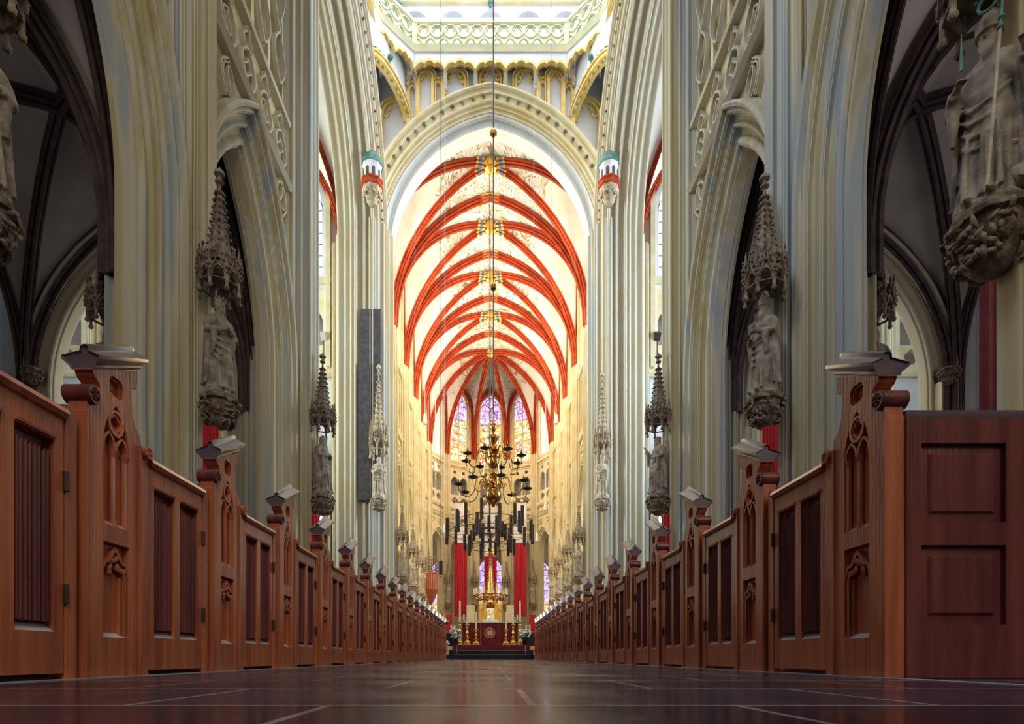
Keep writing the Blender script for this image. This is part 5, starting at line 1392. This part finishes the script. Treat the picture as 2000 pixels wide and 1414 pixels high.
MB().loft([[(-.22, y, z), (.22, y, z), (.22, y, z + .09), (-.22, y, z + .09)] for y, z in ((-.18, 1.25), (.18, 1.36))]).build('desk_top', 'iron', lc)
MB().tube([(.05, 0, 1.35), (.0, -.02, 1.6), (-.08, -.06, 1.75)], .008, 6).ball((-.09, -.07, 1.77), .02, 6, 4).build('microphone', 'iron', lc)
gs = MB(); 
for i in range(7): gs.box(1.95 + i * .0, 1.95, 21, 21, 0, 0) if False else None
tag(MB().box(1.98, 2.2, 22.3, 22.5, 0, 1.0).lathe([(.08, 1.0), (.05, 1.1), (.02, 1.1)], (2.09, 22.4, 0), 8).build('gilt_stand', 'gold_paint'), 'tall yellow stand right of the altar steps', 'stand')

# ------------------------------------------------------------------ high altar
ha = empty('high_altar', (0, 55.6, 0)); tag(ha, 'gilded high altar with a pinnacled spire in the apse', 'altar')
MB().box(-2.6, 2.6, -2.2, 1.4, 0, .9).build('steps', 'cream', ha)
MB().box(-1.5, 1.5, -.5, .5, .9, 3.6).build('altar_table', 'cream', ha)
g = MB(); 
g.plate([(-1.0, 3.6), (1.0, 3.6), (1.0, 4.9), (.75, 5.1), (0, 7.2), (-.75, 5.1), (-1.0, 4.9)], [lancet(0, .42, 3.75, 5.6, 8)], -.45, -.1, Pf)
g.ribbon([(-1.0, 4.6), (-.6, 5.2), (0, 7.1), (.6, 5.2), (1.0, 4.6)], .14, -.6, -.4, Pf)
for i in range(7):
    for q in (-1, 1): g.ball((q * (.95 - .13 * i), -.55, 4.8 + .34 * i), .09, 6, 4)
for x in (-1.05, 1.05, -.62, .62):
    hh = 6.0 if abs(x) > 1 else 7.2
    g.cyl((x, -.4, 3.5), (x, -.4, hh - .8), .10, n=8); g.cyl((x, -.4, hh - .8), (x, -.4, hh + .4), .13, .01, 8)
    for q in range(4): g.ball((x, -.4, hh - .75 + .25 * q), .14 - .03 * q, 6, 4)
g.build('gabled_shrine', 'gilt', ha)
g = MB().lathe([(.55, 5.6), (.55, 6.6), (.42, 6.8), (.34, 7.4), (.24, 8.0), (.04, 10.2), (.08, 10.25), (.01, 10.4)], n=8)
for i in range(8):
    t = 2 * pi * i / 8
    g.cyl((.52 * cos(t), .52 * sin(t), 5.6), (.48 * cos(t), .48 * sin(t), 7.6), .06, .005, 6)
    for q in range(8): z = 7.4 + .33 * q; r = .36 - .34 * (z - 7.4) / 2.9; g.ball((r * cos(t), r * sin(t), z), .07, 6, 4)
g.build('spire', 'carved_light', ha)
for x in (-1.9, 1.9): MB().box(x - .35, x + .35, -.4, .2, .9, 5.2).build('side_wing', 'cream', ha)
# white chapter cloth on high altar
MB().box(-.8, .8, -.75, -.45, 3.5, 3.75).build('gradine', 'white_cloth', ha)
# banners
def banner(x, y, w_, h0, h1, hm, lb, emblem=True):
    root = empty('banner', (x, y, 0)); tag(root, lb, 'banner', 'tall red and white banners')
    def cloth(ha_, hb, nm, mt):
        m = MB(); n = 24; rings = []
        for j in range(9):
            h = ha_ + (hb - ha_) * j / 8
            rings.append([(w_ * (i / n - .5), .05 * sin(i * 1.35 + j * .15) + .02 * sin(i * 3.1), h) for i in range(n + 1)] + [(w_ * (i / n - .5), .05 * sin(i * 1.35 + j * .15) + .02 * sin(i * 3.1) + .012, h) for i in range(n, -1, -1)])
        m.loft(rings); return m.build(nm, mt, root)
    cloth(h0, hm, 'red_field', 'red_cloth'); cloth(hm, h1, 'white_field', 'white_cloth')
    MB().cyl((-w_ / 2 - .1, 0, h1), (w_ / 2 + .1, 0, h1), .04, n=8).cyl((-w_ / 2, 0, h1), (0, 0, h1 + .5), .015).cyl((w_ / 2, 0, h1), (0, 0, h1 + .5), .015).build('crossbar', 'iron', root)
    if emblem:
        for dx, mt, k in ((-.25, 'blue_paint', 0), (0, 'verdigris', 1), (.22, 'red_cloth', 2)):
            MB().loft([[(dx + a, v, hm + 2.1 + b) for a, b in ((-.13, .2), (.13, .22), (.1, -.1), (0, -.2), (-.08, -.12))] for v in (-.13, -.10)]).build('emblem_patch', mt, root)
banner(-2.95, 55.6, 1.25, 4.1, 15.4, 11.4, 'tall banner, white over red, left of the high altar')
banner(2.95, 55.6, 1.25, 4.1, 15.4, 11.4, 'tall banner, white over red, right of the high altar')
banner(0.0, 58.6, 1.30, 5.2, 16.0, 10.6, 'banner, white over red, hanging behind the altar spire')
# small red hangings under the statues
for x, y, h0, h1, w_, lb in ((-4.15, 55.9, 2.6, 4.3, .6, 'under the outer left apse statue'), (4.15, 55.9, 2.6, 4.3, .6, 'under the outer right apse statue'), (-1.72, 56.9, 3.2, 4.8, .5, 'just left of the altar shrine'), (1.72, 56.9, 3.2, 4.8, .5, 'just right of the altar shrine')):
    o = MB().loft([[(x + w_ * (i / 8 - .5), y + .02 * sin(i * 2) + d, h) for i in range(9) for d in (0,)] + [(x + w_ * (i / 8 - .5), y + .02 * sin(i * 2) + .02, h) for i in range(8, -1, -1)] for h in (h0, h1)]).build('red_hanging', 'red_cloth'); tag(o, 'small red cloth ' + lb, 'cloth', 'small red hangings')
for s in (-1, 1):
    for y, x, h0, h1, lb in ((10.72, 5.24, 3.0, 4.42, 'closer'), (17.2, 5.3, 3.2, 4.4, 'farther')):
        m = MB().loft([[(s * (x + .22 * (i / 8 - .5)), y - .1 + .03 * sin(i * 2.2) - .12 * (i / 8), h) for i in range(9)] + [(s * (x + .22 * (i / 8 - .5)), y - .08 + .03 * sin(i * 2.2) - .12 * (i / 8), h) for i in range(8, -1, -1)] for h in (h0, h1 - .0)])
        tag(m.build('red_hanging', 'red_cloth'), 'red cloth on the %s pier, %s side of the nave, under its statue' % (lb, SIDE[s]), 'cloth', 'small red hangings')
# pulpit on the left choir wall
pu = empty('pulpit', (-5.02, 47.4, 5.7)); tag(pu, 'carved brown wooden gallery pulpit on the left wall of the choir', 'pulpit')
m = MB().lathe([(.1, -1.1), (.25, -.9), (.62, 0), (.66, .05)], n=8); m.build('foot', 'oak', pu)
m = MB().lathe([(.6, 0), (.6, 1.35), (.66, 1.38), (.66, 1.5)], n=8)
for i in range(8):
    t = 2 * pi * (i + .5) / 8
    for k in (-1, 0, 1): m.cyl((.58 * cos(t) - .15 * k * sin(t), .58 * sin(t) + .15 * k * cos(t), .1), (.58 * cos(t) - .15 * k * sin(t), .58 * sin(t) + .15 * k * cos(t), 1.3), .04, n=6)
m.build('tub', 'oak', pu)
m = MB()
for i in range(8):
    t = 2 * pi * i / 8; m.cyl((.6 * cos(t), .6 * sin(t), 1.5), (.55 * cos(t), .55 * sin(t), 3.0), .05, .01, 6)
    for q in range(5): m.ball((.6 * cos(t), .6 * sin(t), 1.7 + .25 * q), .08, 6, 4)
m.cyl((-.2, 0, 1.5), (-.2, 0, 4.6), .14, .01, 8); m.build('pinnacle', 'carved', pu)
# tall candles on stands over the pews
for x, y, h, lb in ((4.14, 5.2, 2.62, 'thick pale candle above the back of the large right pew'), (3.85, 9.0, 2.30, 'pale candle above the right pews, beside the pier'), (-3.7, 14.0, 2.5, 'pale candle above the left pews, before the transept opening')):
    root = empty('standing_candle', (x, y, 0)); tag(root, lb, 'candle', 'candles standing among the pews')
    MB().lathe([(.16, 0), (.16, .03), (.02, .06), (.02, h - .5), (.06, h - .48), (.06, h - .45)], n=10).build('stand', 'iron', root)
    MB().lathe([(.026, h - .46), (.024, h - .01), (.004, h)], n=10).build('candle', 'wax', root)
# maroon hanging with a wooden head at the right edge
root = empty('wall_hanging', (6.1, 6.9, 0)); tag(root, 'dark maroon cloth under a wooden bar at the right edge of the frame', 'hanging')
MB().loft([[(.08 + .02 * sin(i * 1.7), -.3 + .5 * i / 10, h) for i in range(11)] + [(.11 + .02 * sin(i * 1.7), -.3 + .5 * i / 10, h) for i in range(10, -1, -1)] for h in (3.1, 4.95)]).build('cloth', 'maroon_cloth', root)
MB().box(.0, .14, -.36, .26, 4.95, 5.08).build('bar', 'oak_dark', root)
# floodlights on the triforium ledges of the transepts
for s in (-1, 1):
    root = empty('floodlight', (s * 9.1, 30.75, 17.1)); tag(root, 'small floodlight in the %s transept triforium' % SIDE[s], 'floodlight', 'floodlights in the triforium')
    MB().loft([[(s * -.15, .0 + y, .25 + z) for y, z in ((-.25, .3), (.0, .0), (.2, .15), (-.05, .5))], [(s * .15, y, .25 + z) for y, z in ((-.25, .3), (.0, .0), (.2, .15), (-.05, .5))]]).build('lamp_head', 'speaker_grey' if s < 0 else 'iron', root)
    MB().cyl((0, 0, -.9), (0, 0, .35), .03, n=6).build('bracket', 'iron', root)
